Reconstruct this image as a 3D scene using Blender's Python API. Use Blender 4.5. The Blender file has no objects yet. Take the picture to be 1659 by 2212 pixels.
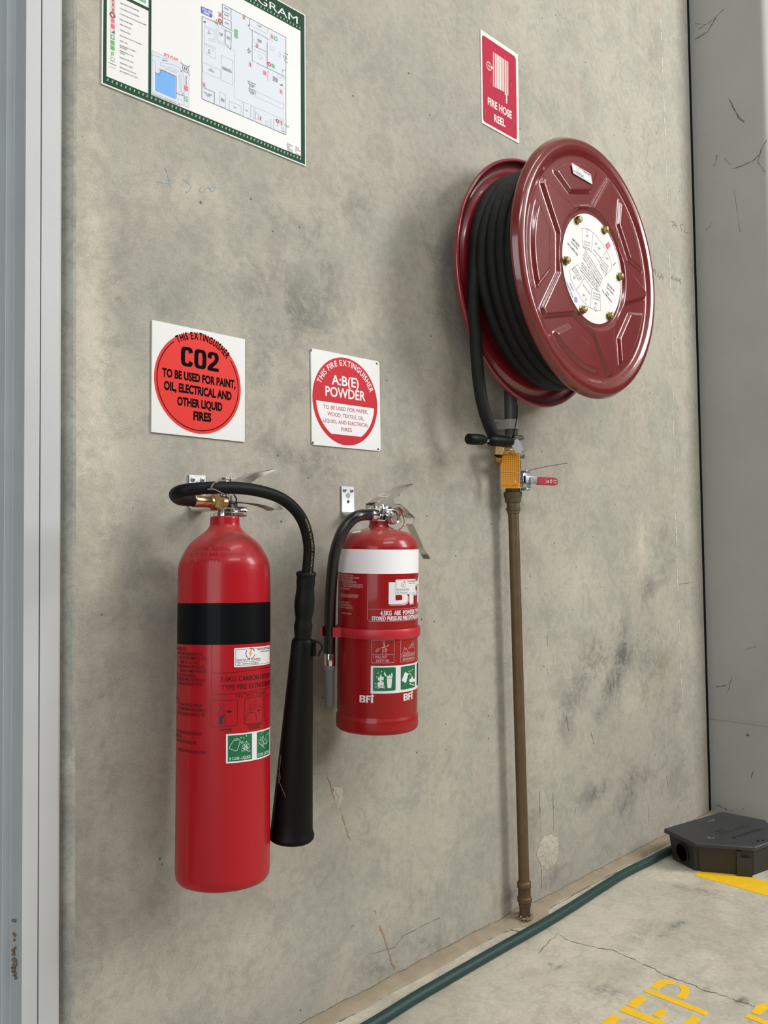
import bpy, bmesh, math, random
import numpy as np
from mathutils import Vector, Matrix, noise
from mathutils.geometry import tessellate_polygon
random.seed(7)
S = bpy.context.scene
COL = S.collection

# ------------------------------------------------------------------ camera
FPX, CX, CY = 1859.324, 829.5, 1106.0
CAM = Vector((0.0, -1.25, 0.8776))
YAW, PIT, ROL = math.radians(45.2078), math.radians(2.3411), math.radians(-0.7086)
fw = Vector((math.sin(YAW)*math.cos(PIT), math.cos(YAW)*math.cos(PIT), math.sin(PIT)))
r0 = Vector((math.cos(YAW), -math.sin(YAW), 0)); u0 = r0.cross(fw)
rt = math.cos(ROL)*r0 + math.sin(ROL)*u0
up = -math.sin(ROL)*r0 + math.cos(ROL)*u0
cam_data = bpy.data.cameras.new('camera'); cam = bpy.data.objects.new('camera', cam_data); COL.objects.link(cam)
cam_data.sensor_fit = 'VERTICAL'; cam_data.sensor_height = 36.0; cam_data.sensor_width = 27.0
cam_data.lens = FPX/2212*36.0; cam_data.clip_start = 0.02
M3 = Matrix((rt, up, -fw)).transposed()
cam.matrix_world = Matrix.Translation(CAM) @ M3.to_4x4()
S.camera = cam

# ------------------------------------------------------------------ view, world, lights
S.view_settings.view_transform = 'Standard'
S.view_settings.look = 'None'
S.view_settings.gamma = 1.0
S.view_settings.use_curve_mapping = False
S.view_settings.exposure = -0.26
w = bpy.data.worlds.new('hall'); S.world = w; w.use_nodes = True
nt = w.node_tree; bg = nt.nodes['Background']
tc = nt.nodes.new('ShaderNodeTexCoord'); sx = nt.nodes.new('ShaderNodeSeparateXYZ'); cr = nt.nodes.new('ShaderNodeValToRGB')
nt.links.new(tc.outputs['Generated'], sx.inputs[0]); nt.links.new(sx.outputs['Z'], cr.inputs[0]); nt.links.new(cr.outputs[0], bg.inputs[0])
el = cr.color_ramp.elements
el[0].position = 0.0; el[0].color = (0.16, 0.16, 0.155, 1)
el[1].position = 1.0; el[1].color = (0.62, 0.64, 0.62, 1)
e = el.new(0.35); e.color = (0.36, 0.36, 0.355, 1)
# the far side of the hall: doors, racking and cladding as broad upright bands of lighter and darker tone
mpw = nt.nodes.new('ShaderNodeMapping'); mpw.inputs['Scale'].default_value = (1, 1, 0.12); nzw = nt.nodes.new('ShaderNodeTexNoise'); nzw.inputs['Scale'].default_value = 4.5; nzw.inputs['Detail'].default_value = 3
nt.links.new(tc.outputs['Generated'], mpw.inputs[0]); nt.links.new(mpw.outputs[0], nzw.inputs['Vector'])
rmw = nt.nodes.new('ShaderNodeMapRange'); rmw.inputs['From Min'].default_value = 0.38; rmw.inputs['From Max'].default_value = 0.62; rmw.inputs['To Min'].default_value = 0.35; rmw.inputs['To Max'].default_value = 1.6
nt.links.new(nzw.outputs['Fac'], rmw.inputs['Value'])
mxw = nt.nodes.new('ShaderNodeVectorMath'); mxw.operation = 'SCALE'; nt.links.new(cr.outputs[0], mxw.inputs[0]); nt.links.new(rmw.outputs[0], mxw.inputs['Scale']); nt.links.new(mxw.outputs[0], bg.inputs[0])
bg.inputs[1].default_value = 0.32

def area(name, loc, target, sx_, sy_, power, col=(1, 1, 1)):
    l = bpy.data.lights.new(name, 'AREA'); l.shape = 'RECTANGLE'; l.size = sx_; l.size_y = sy_; l.energy = power; l.color = col
    o = bpy.data.objects.new(name, l); COL.objects.link(o); o.location = loc
    o.rotation_euler = (Vector(target)-Vector(loc)).to_track_quat('-Z', 'Y').to_euler()
    return o
area('high_bay_light', (3.7, -3.3, 2.9), (1.5, -0.1, 1.2), 1.2, 2.0, 178, (1.0, 0.99, 0.96))
area('ceiling_strip_light', (1.5, -1.9, 4.4), (1.3, -0.1, 1.4), 2.2, 0.35, 30, (1.0, 0.99, 0.965))
area('ceiling_strip_light', (0.5, -3.6, 4.0), (1.1, -0.2, 0.9), 2.2, 0.5, 62, (1.0, 0.99, 0.965))
area('left_fill_light', (-3.3, -2.5, 1.9), (1.0, -0.1, 1.0), 2.8, 3.2, 118, (0.95, 0.975, 1.0))  # unseen fill, added to brighten the pier and the left of the wall

# ------------------------------------------------------------------ picture <-> place
def ray(px, py): return rt*((px-CX)/FPX) - up*((py-CY)/FPX) + fw
def at_y(px, py, y): d = ray(px, py); return CAM + d*((y-CAM.y)/d.y)
def at_z(px, py, z): d = ray(px, py); return CAM + d*((z-CAM.z)/d.z)
def at_d(px, py, dist): d = ray(px, py); return CAM + d*(dist/math.hypot(d.x, d.y))

# ------------------------------------------------------------------ materials
def lin(c):
    if isinstance(c, str): c = tuple(int(c[i:i+2], 16)/255 for i in (0, 2, 4))
    return tuple(x/12.92 if x <= 0.04045 else ((x+0.055)/1.055)**2.4 for x in c) + (1.0,)
MATS = {}
def mat(name, c, rough=0.5, metal=0.0, spec=0.5, coat=0.0, var=0.0, vscale=30.0, bump=0.0, bscale=400.0, dust=0.0, dustc='b9a9a0', coat_rough=0.05, trans=0.0):
    if name in MATS: return MATS[name]
    m = bpy.data.materials.new(name); m.use_nodes = True
    n = m.node_tree; b = n.nodes['Principled BSDF']
    b.inputs['Base Color'].default_value = lin(c); b.inputs['Roughness'].default_value = rough
    b.inputs['Metallic'].default_value = metal; b.inputs['Specular IOR Level'].default_value = spec
    b.inputs['Coat Weight'].default_value = coat; b.inputs['Coat Roughness'].default_value = coat_rough
    b.inputs['Transmission Weight'].default_value = trans
    t = n.nodes.new('ShaderNodeTexCoord')
    col = None
    if var > 0:
        nz = n.nodes.new('ShaderNodeTexNoise'); nz.inputs['Scale'].default_value = vscale; nz.inputs['Detail'].default_value = 6; nz.inputs['Roughness'].default_value = 0.65
        n.links.new(t.outputs['Object'], nz.inputs['Vector'])
        rp = n.nodes.new('ShaderNodeValToRGB'); lc = lin(c)
        rp.color_ramp.elements[0].position = 0.3; rp.color_ramp.elements[1].position = 0.72
        rp.color_ramp.elements[0].color = tuple(x*(1-var) for x in lc[:3])+(1,)
        rp.color_ramp.elements[1].color = tuple(min(1, x*(1+var)) for x in lc[:3])+(1,)
        n.links.new(nz.outputs['Fac'], rp.inputs[0]); col = rp.outputs[0]
        n.links.new(col, b.inputs['Base Color'])
    if dust > 0:   # settled dust: lies on faces that point upwards
        g = n.nodes.new('ShaderNodeNewGeometry'); s = n.nodes.new('ShaderNodeSeparateXYZ'); n.links.new(g.outputs['Normal'], s.inputs[0])
        mr = n.nodes.new('ShaderNodeMapRange'); mr.inputs['From Min'].default_value = 0.15; mr.inputs['From Max'].default_value = 0.95; mr.inputs['To Max'].default_value = dust
        n.links.new(s.outputs['Z'], mr.inputs['Value'])
        nz2 = n.nodes.new('ShaderNodeTexNoise'); nz2.inputs['Scale'].default_value = 90; nz2.inputs['Detail'].default_value = 8
        n.links.new(t.outputs['Object'], nz2.inputs['Vector'])
        mm = n.nodes.new('ShaderNodeMath'); mm.operation = 'MULTIPLY'; n.links.new(mr.outputs[0], mm.inputs[0]); n.links.new(nz2.outputs['Fac'], mm.inputs[1])
        mx = n.nodes.new('ShaderNodeMixRGB'); mx.inputs[2].default_value = lin(dustc)
        if col is not None: n.links.new(col, mx.inputs[1])
        else: mx.inputs[1].default_value = lin(c)
        n.links.new(mm.outputs[0], mx.inputs[0]); n.links.new(mx.outputs[0], b.inputs['Base Color'])
    if bump > 0:
        nz = n.nodes.new('ShaderNodeTexNoise'); nz.inputs['Scale'].default_value = bscale; nz.inputs['Detail'].default_value = 3
        n.links.new(t.outputs['Object'], nz.inputs['Vector'])
        bp = n.nodes.new('ShaderNodeBump'); bp.inputs['Strength'].default_value = bump; bp.inputs['Distance'].default_value = 0.002
        n.links.new(nz.outputs['Fac'], bp.inputs['Height']); n.links.new(bp.outputs[0], b.inputs['Normal'])
    MATS[name] = m
    return m

def concrete(name, light, base, dark, scale, rough, pits, fine_bump, tint):
    m = bpy.data.materials.new(name); m.use_nodes = True; n = m.node_tree; b = n.nodes['Principled BSDF']; L = n.links
    b.inputs['Roughness'].default_value = rough; b.inputs['Specular IOR Level'].default_value = 0.15
    t = n.nodes.new('ShaderNodeTexCoord')
    def nz(s, d, r, dist=0.0, stretch=None):
        x = n.nodes.new('ShaderNodeTexNoise'); x.inputs['Scale'].default_value = s; x.inputs['Detail'].default_value = d; x.inputs['Roughness'].default_value = r; x.inputs['Distortion'].default_value = dist
        if stretch:
            mp = n.nodes.new('ShaderNodeMapping'); mp.inputs['Scale'].default_value = stretch; mp.inputs['Rotation'].default_value = (0, 0.15, 0); L.new(t.outputs['Object'], mp.inputs[0]); L.new(mp.outputs[0], x.inputs['Vector'])
        else: L.new(t.outputs['Object'], x.inputs['Vector'])
        return x
    def math_(op, a, bb, clamp=False):
        x = n.nodes.new('ShaderNodeMath'); x.operation = op; x.use_clamp = clamp
        for i, v in enumerate((a, bb)):
            if isinstance(v, (int, float)): x.inputs[i].default_value = v
            else: L.new(v, x.inputs[i])
        return x.outputs[0]
    def mix(f, a, bb, mode='MIX'):
        x = n.nodes.new('ShaderNodeMixRGB'); x.blend_type = mode
        if isinstance(f, (int, float)): x.inputs[0].default_value = f
        else: L.new(f, x.inputs[0])
        for i, v in ((1, a), (2, bb)):
            if isinstance(v, tuple): x.inputs[i].default_value = v
            else: L.new(v, x.inputs[i])
        return x.outputs[0]
    def rng(v, a, bb, lo=0.0, hi=1.0):
        x = n.nodes.new('ShaderNodeMapRange'); x.inputs['From Min'].default_value = a; x.inputs['From Max'].default_value = bb; x.inputs['To Min'].default_value = lo; x.inputs['To Max'].default_value = hi
        x.interpolation_type = 'SMOOTHSTEP'; L.new(v, x.inputs['Value']); return x.outputs[0]
    big = nz(2.4*scale, 5, 0.6, 0.4); mid = nz(12*scale, 9, 0.72, 0.8); small = nz(60*scale, 6, 0.72)
    fine = nz(420*scale, 3, 0.7); streak = nz(22*scale, 5, 0.6, 0.0, (1.0, 1.0, 0.16))
    at = n.nodes.new('ShaderNodeAttribute'); at.attribute_name = 'stain_shade'   # r: dark patches, g: pale patches, b: brown
    sp = n.nodes.new('ShaderNodeSeparateColor'); L.new(at.outputs['Color'], sp.inputs[0])
    c = mix(rng(big.outputs['Fac'], 0.38, 0.64), lin(base), lin(light))
    mott = math_('ADD', math_('MULTIPLY', mid.outputs['Fac'], 0.76), math_('MULTIPLY', small.outputs['Fac'], 0.24))
    c = mix(math_('MULTIPLY', rng(mott, 0.55, 0.41), 0.35), c, lin(dark))
    c = mix(math_('MULTIPLY', rng(streak.outputs['Fac'], 0.50, 0.75), 0.34), c, lin(tint))
    hue = nz(5*scale, 4, 0.6, 0.5); c = mix(math_('MULTIPLY', rng(hue.outputs['Fac'], 0.45, 0.65), 0.26), c, lin('ada095')); c = mix(math_('MULTIPLY', rng(hue.outputs['Fac'], 0.52, 0.36), 0.20), c, lin('94988e'))
    brk = rng(mott, 0.38, 0.58, 1.35, 0.40)
    c = mix(math_('MULTIPLY', sp.outputs[0], brk, True), c, lin('636560'))
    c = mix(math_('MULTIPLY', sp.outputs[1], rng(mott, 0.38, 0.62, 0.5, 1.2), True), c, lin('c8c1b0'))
    c = mix(math_('MULTIPLY', sp.outputs[2], brk, True), c, lin('7d6a55'))
    fm = rng(fine.outputs['Fac'], 0.30, 0.70, 0.88, 1.11)
    sm = rng(small.outputs['Fac'], 0.3, 0.7, 0.94, 1.06)
    cc = n.nodes.new('ShaderNodeCombineColor'); f2 = math_('MULTIPLY', fm, sm)
    for i in range(3): L.new(f2, cc.inputs[i])
    c = mix(1.0, c, cc.outputs[0], 'MULTIPLY')
    h = math_('ADD', math_('MULTIPLY', fine.outputs['Fac'], 0.5), math_('MULTIPLY', small.outputs['Fac'], 1.0))
    if pits:     # air holes left by the casting
        vo = n.nodes.new('ShaderNodeTexVoronoi'); vo.inputs['Scale'].default_value = 24*scale
        L.new(t.outputs['Object'], vo.inputs['Vector'])
        keep = n.nodes.new('ShaderNodeSeparateColor'); L.new(vo.outputs['Color'], keep.inputs[0])
        rad = rng(keep.outputs[1], 0.75, 1.0, 0.0, 0.045)
        wob = math_('ADD', vo.outputs['Distance'], math_('MULTIPLY', small.outputs['Fac'], 0.05))
        pit = math_('LESS_THAN', wob, math_('ADD', rad, 0.036))
        pit = math_('MULTIPLY', pit, math_('GREATER_THAN', keep.outputs[1], 0.55))
        c = mix(math_('MULTIPLY', pit, 0.78), c, lin('4a4842'))
        h = math_('SUBTRACT', h, math_('MULTIPLY', pit, 1.6))
    L.new(c, b.inputs['Base Color'])
    bp = n.nodes.new('ShaderNodeBump'); bp.inputs['Strength'].default_value = fine_bump; bp.inputs['Distance'].default_value = 0.0015
    L.new(h, bp.inputs['Height']); L.new(bp.outputs[0], b.inputs['Normal'])
    MATS[name] = m
    return m

M_WALL = concrete('wall_concrete', 'aca89b', 'a09d91', '84847c', 1.0, 0.72, True, 0.20, 'b1ac9f')
M_FLOOR = concrete('floor_concrete', 'd2cbba', 'bdb6a7', '999387', 1.6, 0.6, False, 0.25, 'bfb8aa')
M_CHAMFER = concrete('chamfer_concrete', 'b5b4aa', '9c9c95', '777874', 2.0, 0.8, True, 0.35, 'adaca4')
M_STEEL_PAINT = mat('grey_steel_paint', 'b9bbbb', 0.42, 0, 0.5, var=0.03, vscale=8, bump=0.10, bscale=260)
M_STEEL_DARK = mat('slate_shade_steel_paint', 'aeb5b8', 0.5, 0, 0.5, var=0.05, vscale=10, bump=0.05, bscale=260)
M_PIER = mat('pier_grey_paint', '9c9d99', 0.55, 0, 0.4, var=0.05, vscale=5, bump=0.06, bscale=300)
M_GROUT = mat('sealant_mortar', '9a8d79', 0.8, 0, 0.3, var=0.14, vscale=18, bump=0.3, bscale=120)
M_GAP = mat('joint_shade', '14171a', 0.9, 0, 0.1)
M_RED_BODY = mat('red_enamel', 'a81420', 0.36, 0, 0.22, coat=0.24, var=0.03, vscale=6, dust=0.34, dustc='c9918a', coat_rough=0.14)
M_RED_ABE = mat('deep_red_enamel', '951418', 0.34, 0, 0.22, coat=0.28, dust=0.42, dustc='c9908a', coat_rough=0.06)
M_RED_STRAP = mat('red_plastic', 'b5202e', 0.42)
M_REEL = mat('reel_maroon_enamel', '6e2221', 0.26, 0, 0.4, coat=0.7, var=0.08, vscale=14, dust=0.55, dustc='b58a80', coat_rough=0.07)
M_REEL_IN = mat('reel_inner_enamel', '7c1c24', 0.25, 0, 0.5, coat=0.6, var=0.08, vscale=14, dust=0.3, dustc='b08078')
M_BLACK_RUB = mat('black_rubber', '0a0c0d', 0.55, 0, 0.2, var=0.10, vscale=40, bump=0.10, bscale=900)
M_HOSE = mat('braided_black_hose', '161715', 0.62, 0, 0.25, var=0.25, vscale=26, bump=0.3, bscale=700, dust=0.34, dustc='7d7a72')
M_BLACK_PL = mat('black_plastic', '0a0a09', 0.5, 0, 0.16, var=0.15, vscale=20)
M_BLACK_PRINT = mat('black_print', '08080a', 0.75, 0, 0.06)
M_BLACK_BAND = mat('black_gloss_band', '05080a', 0.5, 0, 0.10, coat=0.03)
M_CHROME = mat('chrome', 'd9d9d7', 0.13, 1.0)
M_STEEL = mat('brushed_stainless', 'c2bdb3', 0.27, 1.0, var=0.06, vscale=60)
M_ZINC = mat('zinc_plate', 'b9bec1', 0.38, 1.0, var=0.10, vscale=50)
M_BRASS = mat('brass', 'b09468', 0.34, 1.0, var=0.10, vscale=60)
M_GOLDNUT = mat('yellow_zinc', '9a8a58', 0.36, 1.0, var=0.15, vscale=90)
M_COPPER = mat('tarnished_copper', '64503a', 0.5, 0.45, var=0.18, vscale=35, bump=0.08, bscale=200)
M_BRONZE = mat('tarnished_bronze', '5c513c', 0.55, 0.4, var=0.15, vscale=50)
M_GALV = mat('grey_coated_pipe', '4c4e50', 0.5, 0.3, var=0.15, vscale=60)
M_GREYPL = mat('grey_plastic', 'a39d99', 0.5, var=0.05)
M_NOZGREY = mat('nozzle_grey_plastic', '75777a', 0.5)
M_WHITE = mat('white_sheet', 'dddddc', 0.45, 0, 0.25, var=0.015, vscale=10)
M_WHITE_W = mat('white_worn_sheet', 'dedcd2', 0.5, 0, 0.15, var=0.03, vscale=20)
M_WHITE_P = mat('white_print', 'dfdddf', 0.4, 0, 0.25)
M_CO2RED = mat('orange_red_print', 'd92c25', 0.5, 0, 0.2)
M_ABERED = mat('crimson_print', 'bd1226', 0.5, 0, 0.2)
M_REELRED = mat('faded_red_print', 'ad2540', 0.55, 0, 0.12, var=0.07, vscale=30)
M_GREEN = mat('diagram_green', '284635', 0.6, 0, 0.1, var=0.05, vscale=40)
M_LTGREEN = mat('light_green_print', '6a9d77', 0.45)
M_SAFE = mat('safety_green_print', '14683f', 0.4)
M_ICONG = mat('icon_green_print', '4fa460', 0.45)
M_ICONR = mat('icon_red_print', 'e0566a', 0.45)
M_ICOND = mat('icon_dark_red_print', 'a03040', 0.45)
M_BLUE = mat('site_blue_print', '5c9bdb', 0.45)
M_NAVY = mat('label_blue_print', '3950a8', 0.45)
M_PLANBG = mat('plan_pale_print', 'cfd5de', 0.5, 0, .2)
M_GREYLINE = mat('grey_line_print', '8a8d92', 0.45)
M_DKLINE = mat('dark_line_print', '30323a', 0.45)
M_ORANGE = mat('flash_orange_print', 'd79a2a', 0.45)
M_TAG = mat('tag_amber_plastic', 'e29c14', 0.4, var=0.04, vscale=60)
M_TAGLINE = mat('tag_brown_print', '7d4a10', 0.5)
M_ALU = mat('aluminium_tag', 'c9cbcf', 0.35, 0.6)
M_LEVER = mat('red_vinyl_grip', '9c2733', 0.4)
M_BLUEWIRE = mat('blue_wire', '2a4a9a', 0.4)
M_GREENHOSE = mat('green_garden_hose', '183a37', 0.5, var=0.15, vscale=60, bump=0.2, bscale=900)
M_YELLOW = mat('yellow_road_paint', 'f8c620', 0.6, var=0.06, vscale=40, bump=0.3, bscale=500)
M_BAIT = mat('charcoal_plastic', '36373a', 0.5, 0, 0.4, var=0.12, vscale=25, bump=0.05, bscale=400)
M_BAITBODY = mat('black_box_plastic', '2a2825', 0.5, 0, 0.4, var=0.10, vscale=25)
M_DARKHOLE = mat('hole_shade', '030303', 1.0, 0, 0.0)  # black stand-in for the shade inside holes and slots
M_PENCIL = mat('pencil_mark', '6f6c66', 0.8)
M_BLUECHALK = mat('blue_crayon', '92a8b0', 0.8)
M_CHALK = mat('chalk_line', 'd8d5ca', 0.8)
M_RUST = mat('rust_stain', '9a8368', 0.8, var=0.25, vscale=80)
M_PATCH = mat('filler_patch', 'b3ad9f', 0.85, 0, 0.3, var=0.12, vscale=40, bump=0.6, bscale=90)
M_CRACK_SHADE = mat('crack_shade_dark', '716a5f', 0.9)
M_GLASS = mat('gauge_glass', 'b9a8a4', 0.08, 0, 0.5, coat=0.8)
M_REDCORD = mat('red_cord', 'a3131f', 0.4)
M_WEB = mat('cobweb_dirt', '5a5b58', 0.9)

# ------------------------------------------------------------------ object helpers
def link(o, parent=None):
    COL.objects.link(o)
    if parent is not None: o.parent = parent
    return o
def tag(o, label, cat, group=None):
    o['label'] = label; o['category'] = cat
    if group: o['group'] = group
    return o
def thing(name, label, cat, loc=(0, 0, 0), rot=(0, 0, 0), group=None):
    o = bpy.data.objects.new(name, None); o.empty_display_size = 0.05; o.location = loc; o.rotation_euler = rot
    link(o); tag(o, label, cat, group)
    bpy.context.view_layer.update()
    return o
def wm(o):
    M = Matrix.Identity(4)
    while o is not None: M = o.matrix_basis @ M; o = o.parent
    return M
def inv(t): return wm(t).inverted()
def wpart(name, bm, m, parent, smooth=True, label=None):   # shape given in room coordinates, stored in its parent's frame
    xf(bm, inv(parent)); return obj(name, bm, m, parent, smooth, label)
def obj(name, bm, m, parent=None, smooth=True, label=None):
    me = bpy.data.meshes.new(name); bmesh.ops.recalc_face_normals(bm, faces=bm.faces[:]); bm.to_mesh(me); bm.free()
    for x in (m if isinstance(m, (list, tuple)) else [m]): me.materials.append(x)
    o = bpy.data.objects.new(name, me); link(o, parent)
    if smooth:
        for p in me.polygons: p.use_smooth = True
        try: me.set_sharp_from_angle(angle=math.radians(38))
        except Exception: pass
    if label: o['label'] = label
    return o
def struct(name, bm, m, parent=None, smooth=False):
    o = obj(name, bm, m, parent, smooth); o['kind'] = 'structure'; return o
def xf(bm, M, verts=None):
    bmesh.ops.transform(bm, matrix=M, verts=verts if verts is not None else bm.verts[:])
def add_box(bm, lo, hi, bevel=0.0, seg=2):
    r = bmesh.ops.create_cube(bm, size=1.0); vs = r['verts']
    lo, hi = Vector(lo), Vector(hi); c = (lo+hi)/2; d = hi-lo
    for v in vs: v.co = Vector((v.co.x*d.x+c.x, v.co.y*d.y+c.y, v.co.z*d.z+c.z))
    if bevel > 0:
        es = list({e for v in vs for e in v.link_edges})
        rr = bmesh.ops.bevel(bm, geom=es, offset=bevel, segments=seg, affect='EDGES', profile=0.7)
        vs = list({v for f in rr['faces'] for v in f.verts} | {v for v in vs if v.is_valid})
    return vs
def add_lathe(bm, prof, n=64, M=None, cap=True):
    rings = []
    for (r, z) in prof:
        if r < 1e-6: rings.append([bm.verts.new((0, 0, z))])
        else: rings.append([bm.verts.new((r*math.cos(2*math.pi*i/n), r*math.sin(2*math.pi*i/n), z)) for i in range(n)])
    for a, b in zip(rings, rings[1:]):
        for i in range(n):
            j = (i+1) % n
            if len(a) == 1 and len(b) == 1: continue
            if len(a) == 1: bm.faces.new((a[0], b[i], b[j]))
            elif len(b) == 1: bm.faces.new((a[i], a[j], b[0]))
            else: bm.faces.new((a[i], a[j], b[j], b[i]))
    if cap:
        for ring, rev in ((rings[0], True), (rings[-1], False)):
            if len(ring) > 2: bm.faces.new(ring[::-1] if rev else ring)
    vs = [v for r in rings for v in r]
    if M is not None: xf(bm, M, vs)
    return vs
def smooth_prof(P, i0, i1, per=5):   # rounds the run i0..i1 of a turned profile
    return P[:i0]+[(max(0, v.x), v.y) for v in spline([Vector((r, z, 0)) for r, z in P[i0:i1]], per)]+P[i1:]
def frame_to(p, d, roll_ref=None):
    d = Vector(d).normalized()
    ref = Vector(roll_ref) if roll_ref is not None else (Vector((0, 0, 1)) if abs(d.z) < 0.9 else Vector((1, 0, 0)))
    x = ref.cross(d).normalized(); y = d.cross(x)
    return Matrix.Translation(p) @ Matrix((x, y, d)).transposed().to_4x4()
def add_cyl(bm, a, b, r, n=32, r2=None, bev=0.0):
    a, b = Vector(a), Vector(b); L = (b-a).length; r2 = r if r2 is None else r2
    prof = [(r-bev, 0), (r, bev), (r2, L-bev), (r2-bev, L)] if bev > 0 else [(r, 0), (r2, L)]
    return add_lathe(bm, prof, n, frame_to(a, b-a))
def spline(pts, per=8, closed=False):
    P = [Vector(p) for p in pts]; n = len(P); out = []
    rng = range(n if closed else n-1)
    for i in rng:
        if closed: p0, p1, p2, p3 = P[(i-1) % n], P[i], P[(i+1) % n], P[(i+2) % n]
        else: p1, p2 = P[i], P[i+1]; p0 = P[i-1] if i else p1*2-p2; p3 = P[i+2] if i+2 < n else p2*2-p1
        for k in range(per):
            t = k/per; t2, t3 = t*t, t*t*t
            out.append(0.5*((2*p1)+(-p0+p2)*t+(2*p0-5*p1+4*p2-p3)*t2+(-p0+3*p1-3*p2+p3)*t3))
    if not closed: out.append(P[-1])
    return out
def add_tube(bm, pts, r, n=16, closed=False, ell=None):
    P = [Vector(p) for p in pts]; N = len(P)
    R = r if isinstance(r, (list, tuple)) else [r]*N
    T = []
    for i in range(N):
        a = P[(i-1) % N] if closed or i else P[i]; b = P[(i+1) % N] if closed or i < N-1 else P[i]
        T.append((b-a).normalized())
    nrm = T[0].cross(Vector((0, 0, 1)))
    if nrm.length < 1e-3: nrm = T[0].cross(Vector((1, 0, 0)))
    nrm.normalize(); rings = []
    for i in range(N):
        if i:
            ax = T[i-1].cross(T[i])
            if ax.length > 1e-9: nrm = Matrix.Rotation(T[i-1].angle(T[i]), 3, ax) @ nrm
        nrm = (nrm - T[i]*nrm.dot(T[i])).normalized(); bn = T[i].cross(nrm)
        rings.append([bm.verts.new(P[i] + (nrm*math.cos(2*math.pi*k/n) + bn*math.sin(2*math.pi*k/n))*R[i]) for k in range(n)])
    for i in range(N if closed else N-1):
        a, b = rings[i], rings[(i+1) % N]
        for k in range(n): bm.faces.new((a[k], a[(k+1) % n], b[(k+1) % n], b[k]))
    if not closed: bm.faces.new(rings[0][::-1]); bm.faces.new(rings[-1])
def add_prism(bm, poly, z0, z1, M=None, bevel=0.0):
    lo = [bm.verts.new((p[0], p[1], z0)) for p in poly]; hi = [bm.verts.new((p[0], p[1], z1)) for p in poly]; n = len(poly)
    fs = [bm.faces.new(lo[::-1]), bm.faces.new(hi)]
    for i in range(n): fs.append(bm.faces.new((lo[i], lo[(i+1) % n], hi[(i+1) % n], hi[i])))
    vs = lo+hi
    if M is not None: xf(bm, M, vs)
    if bevel > 0: bmesh.ops.bevel(bm, geom=list({e for f in fs for e in f.edges}), offset=bevel, segments=2, affect='EDGES')
    return vs
def add_channel(bm, path, wdir, w, h, t, up_hint=(0, 0, 1)):
    """bent sheet-steel handle: a U section (web of width w, two flanges of depth h) carried along a path"""
    P = [Vector(p) for p in path]; W = Vector(wdir).normalized(); rings = []
    for i, p in enumerate(P):
        T = (P[min(i+1, len(P)-1)]-P[max(i-1, 0)]).normalized(); U = T.cross(W)
        if U.dot(Vector(up_hint)) < 0: U = -U
        hh = h[i] if isinstance(h, (list, tuple)) else h
        ww = w[i] if isinstance(w, (list, tuple)) else w
        sec = [(-ww/2, -hh), (-ww/2, -t*.6), (-ww/2+t*.6, 0), (ww/2-t*.6, 0), (ww/2, -t*.6), (ww/2, -hh), (ww/2-t, -hh), (ww/2-t, -t), (-ww/2+t, -t), (-ww/2+t, -hh)]
        rings.append([bm.verts.new(p + W*a + U*b) for a, b in sec])
    n = len(rings[0])
    for a, b in zip(rings, rings[1:]):
        for k in range(n): bm.faces.new((a[k], a[(k+1) % n], b[(k+1) % n], b[k]))
    bm.faces.new(rings[0]); bm.faces.new(rings[-1][::-1])
def hexnut(bm, M, r, h, bore=0.0):
    add_lathe(bm, [(r*0.93, 0), (r, h*0.12), (r, h*0.85), (r*0.9, h)], 6, M)
    add_lathe(bm, [(r*0.86, h), (r*0.80, h*1.06)], 24, M)

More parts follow.
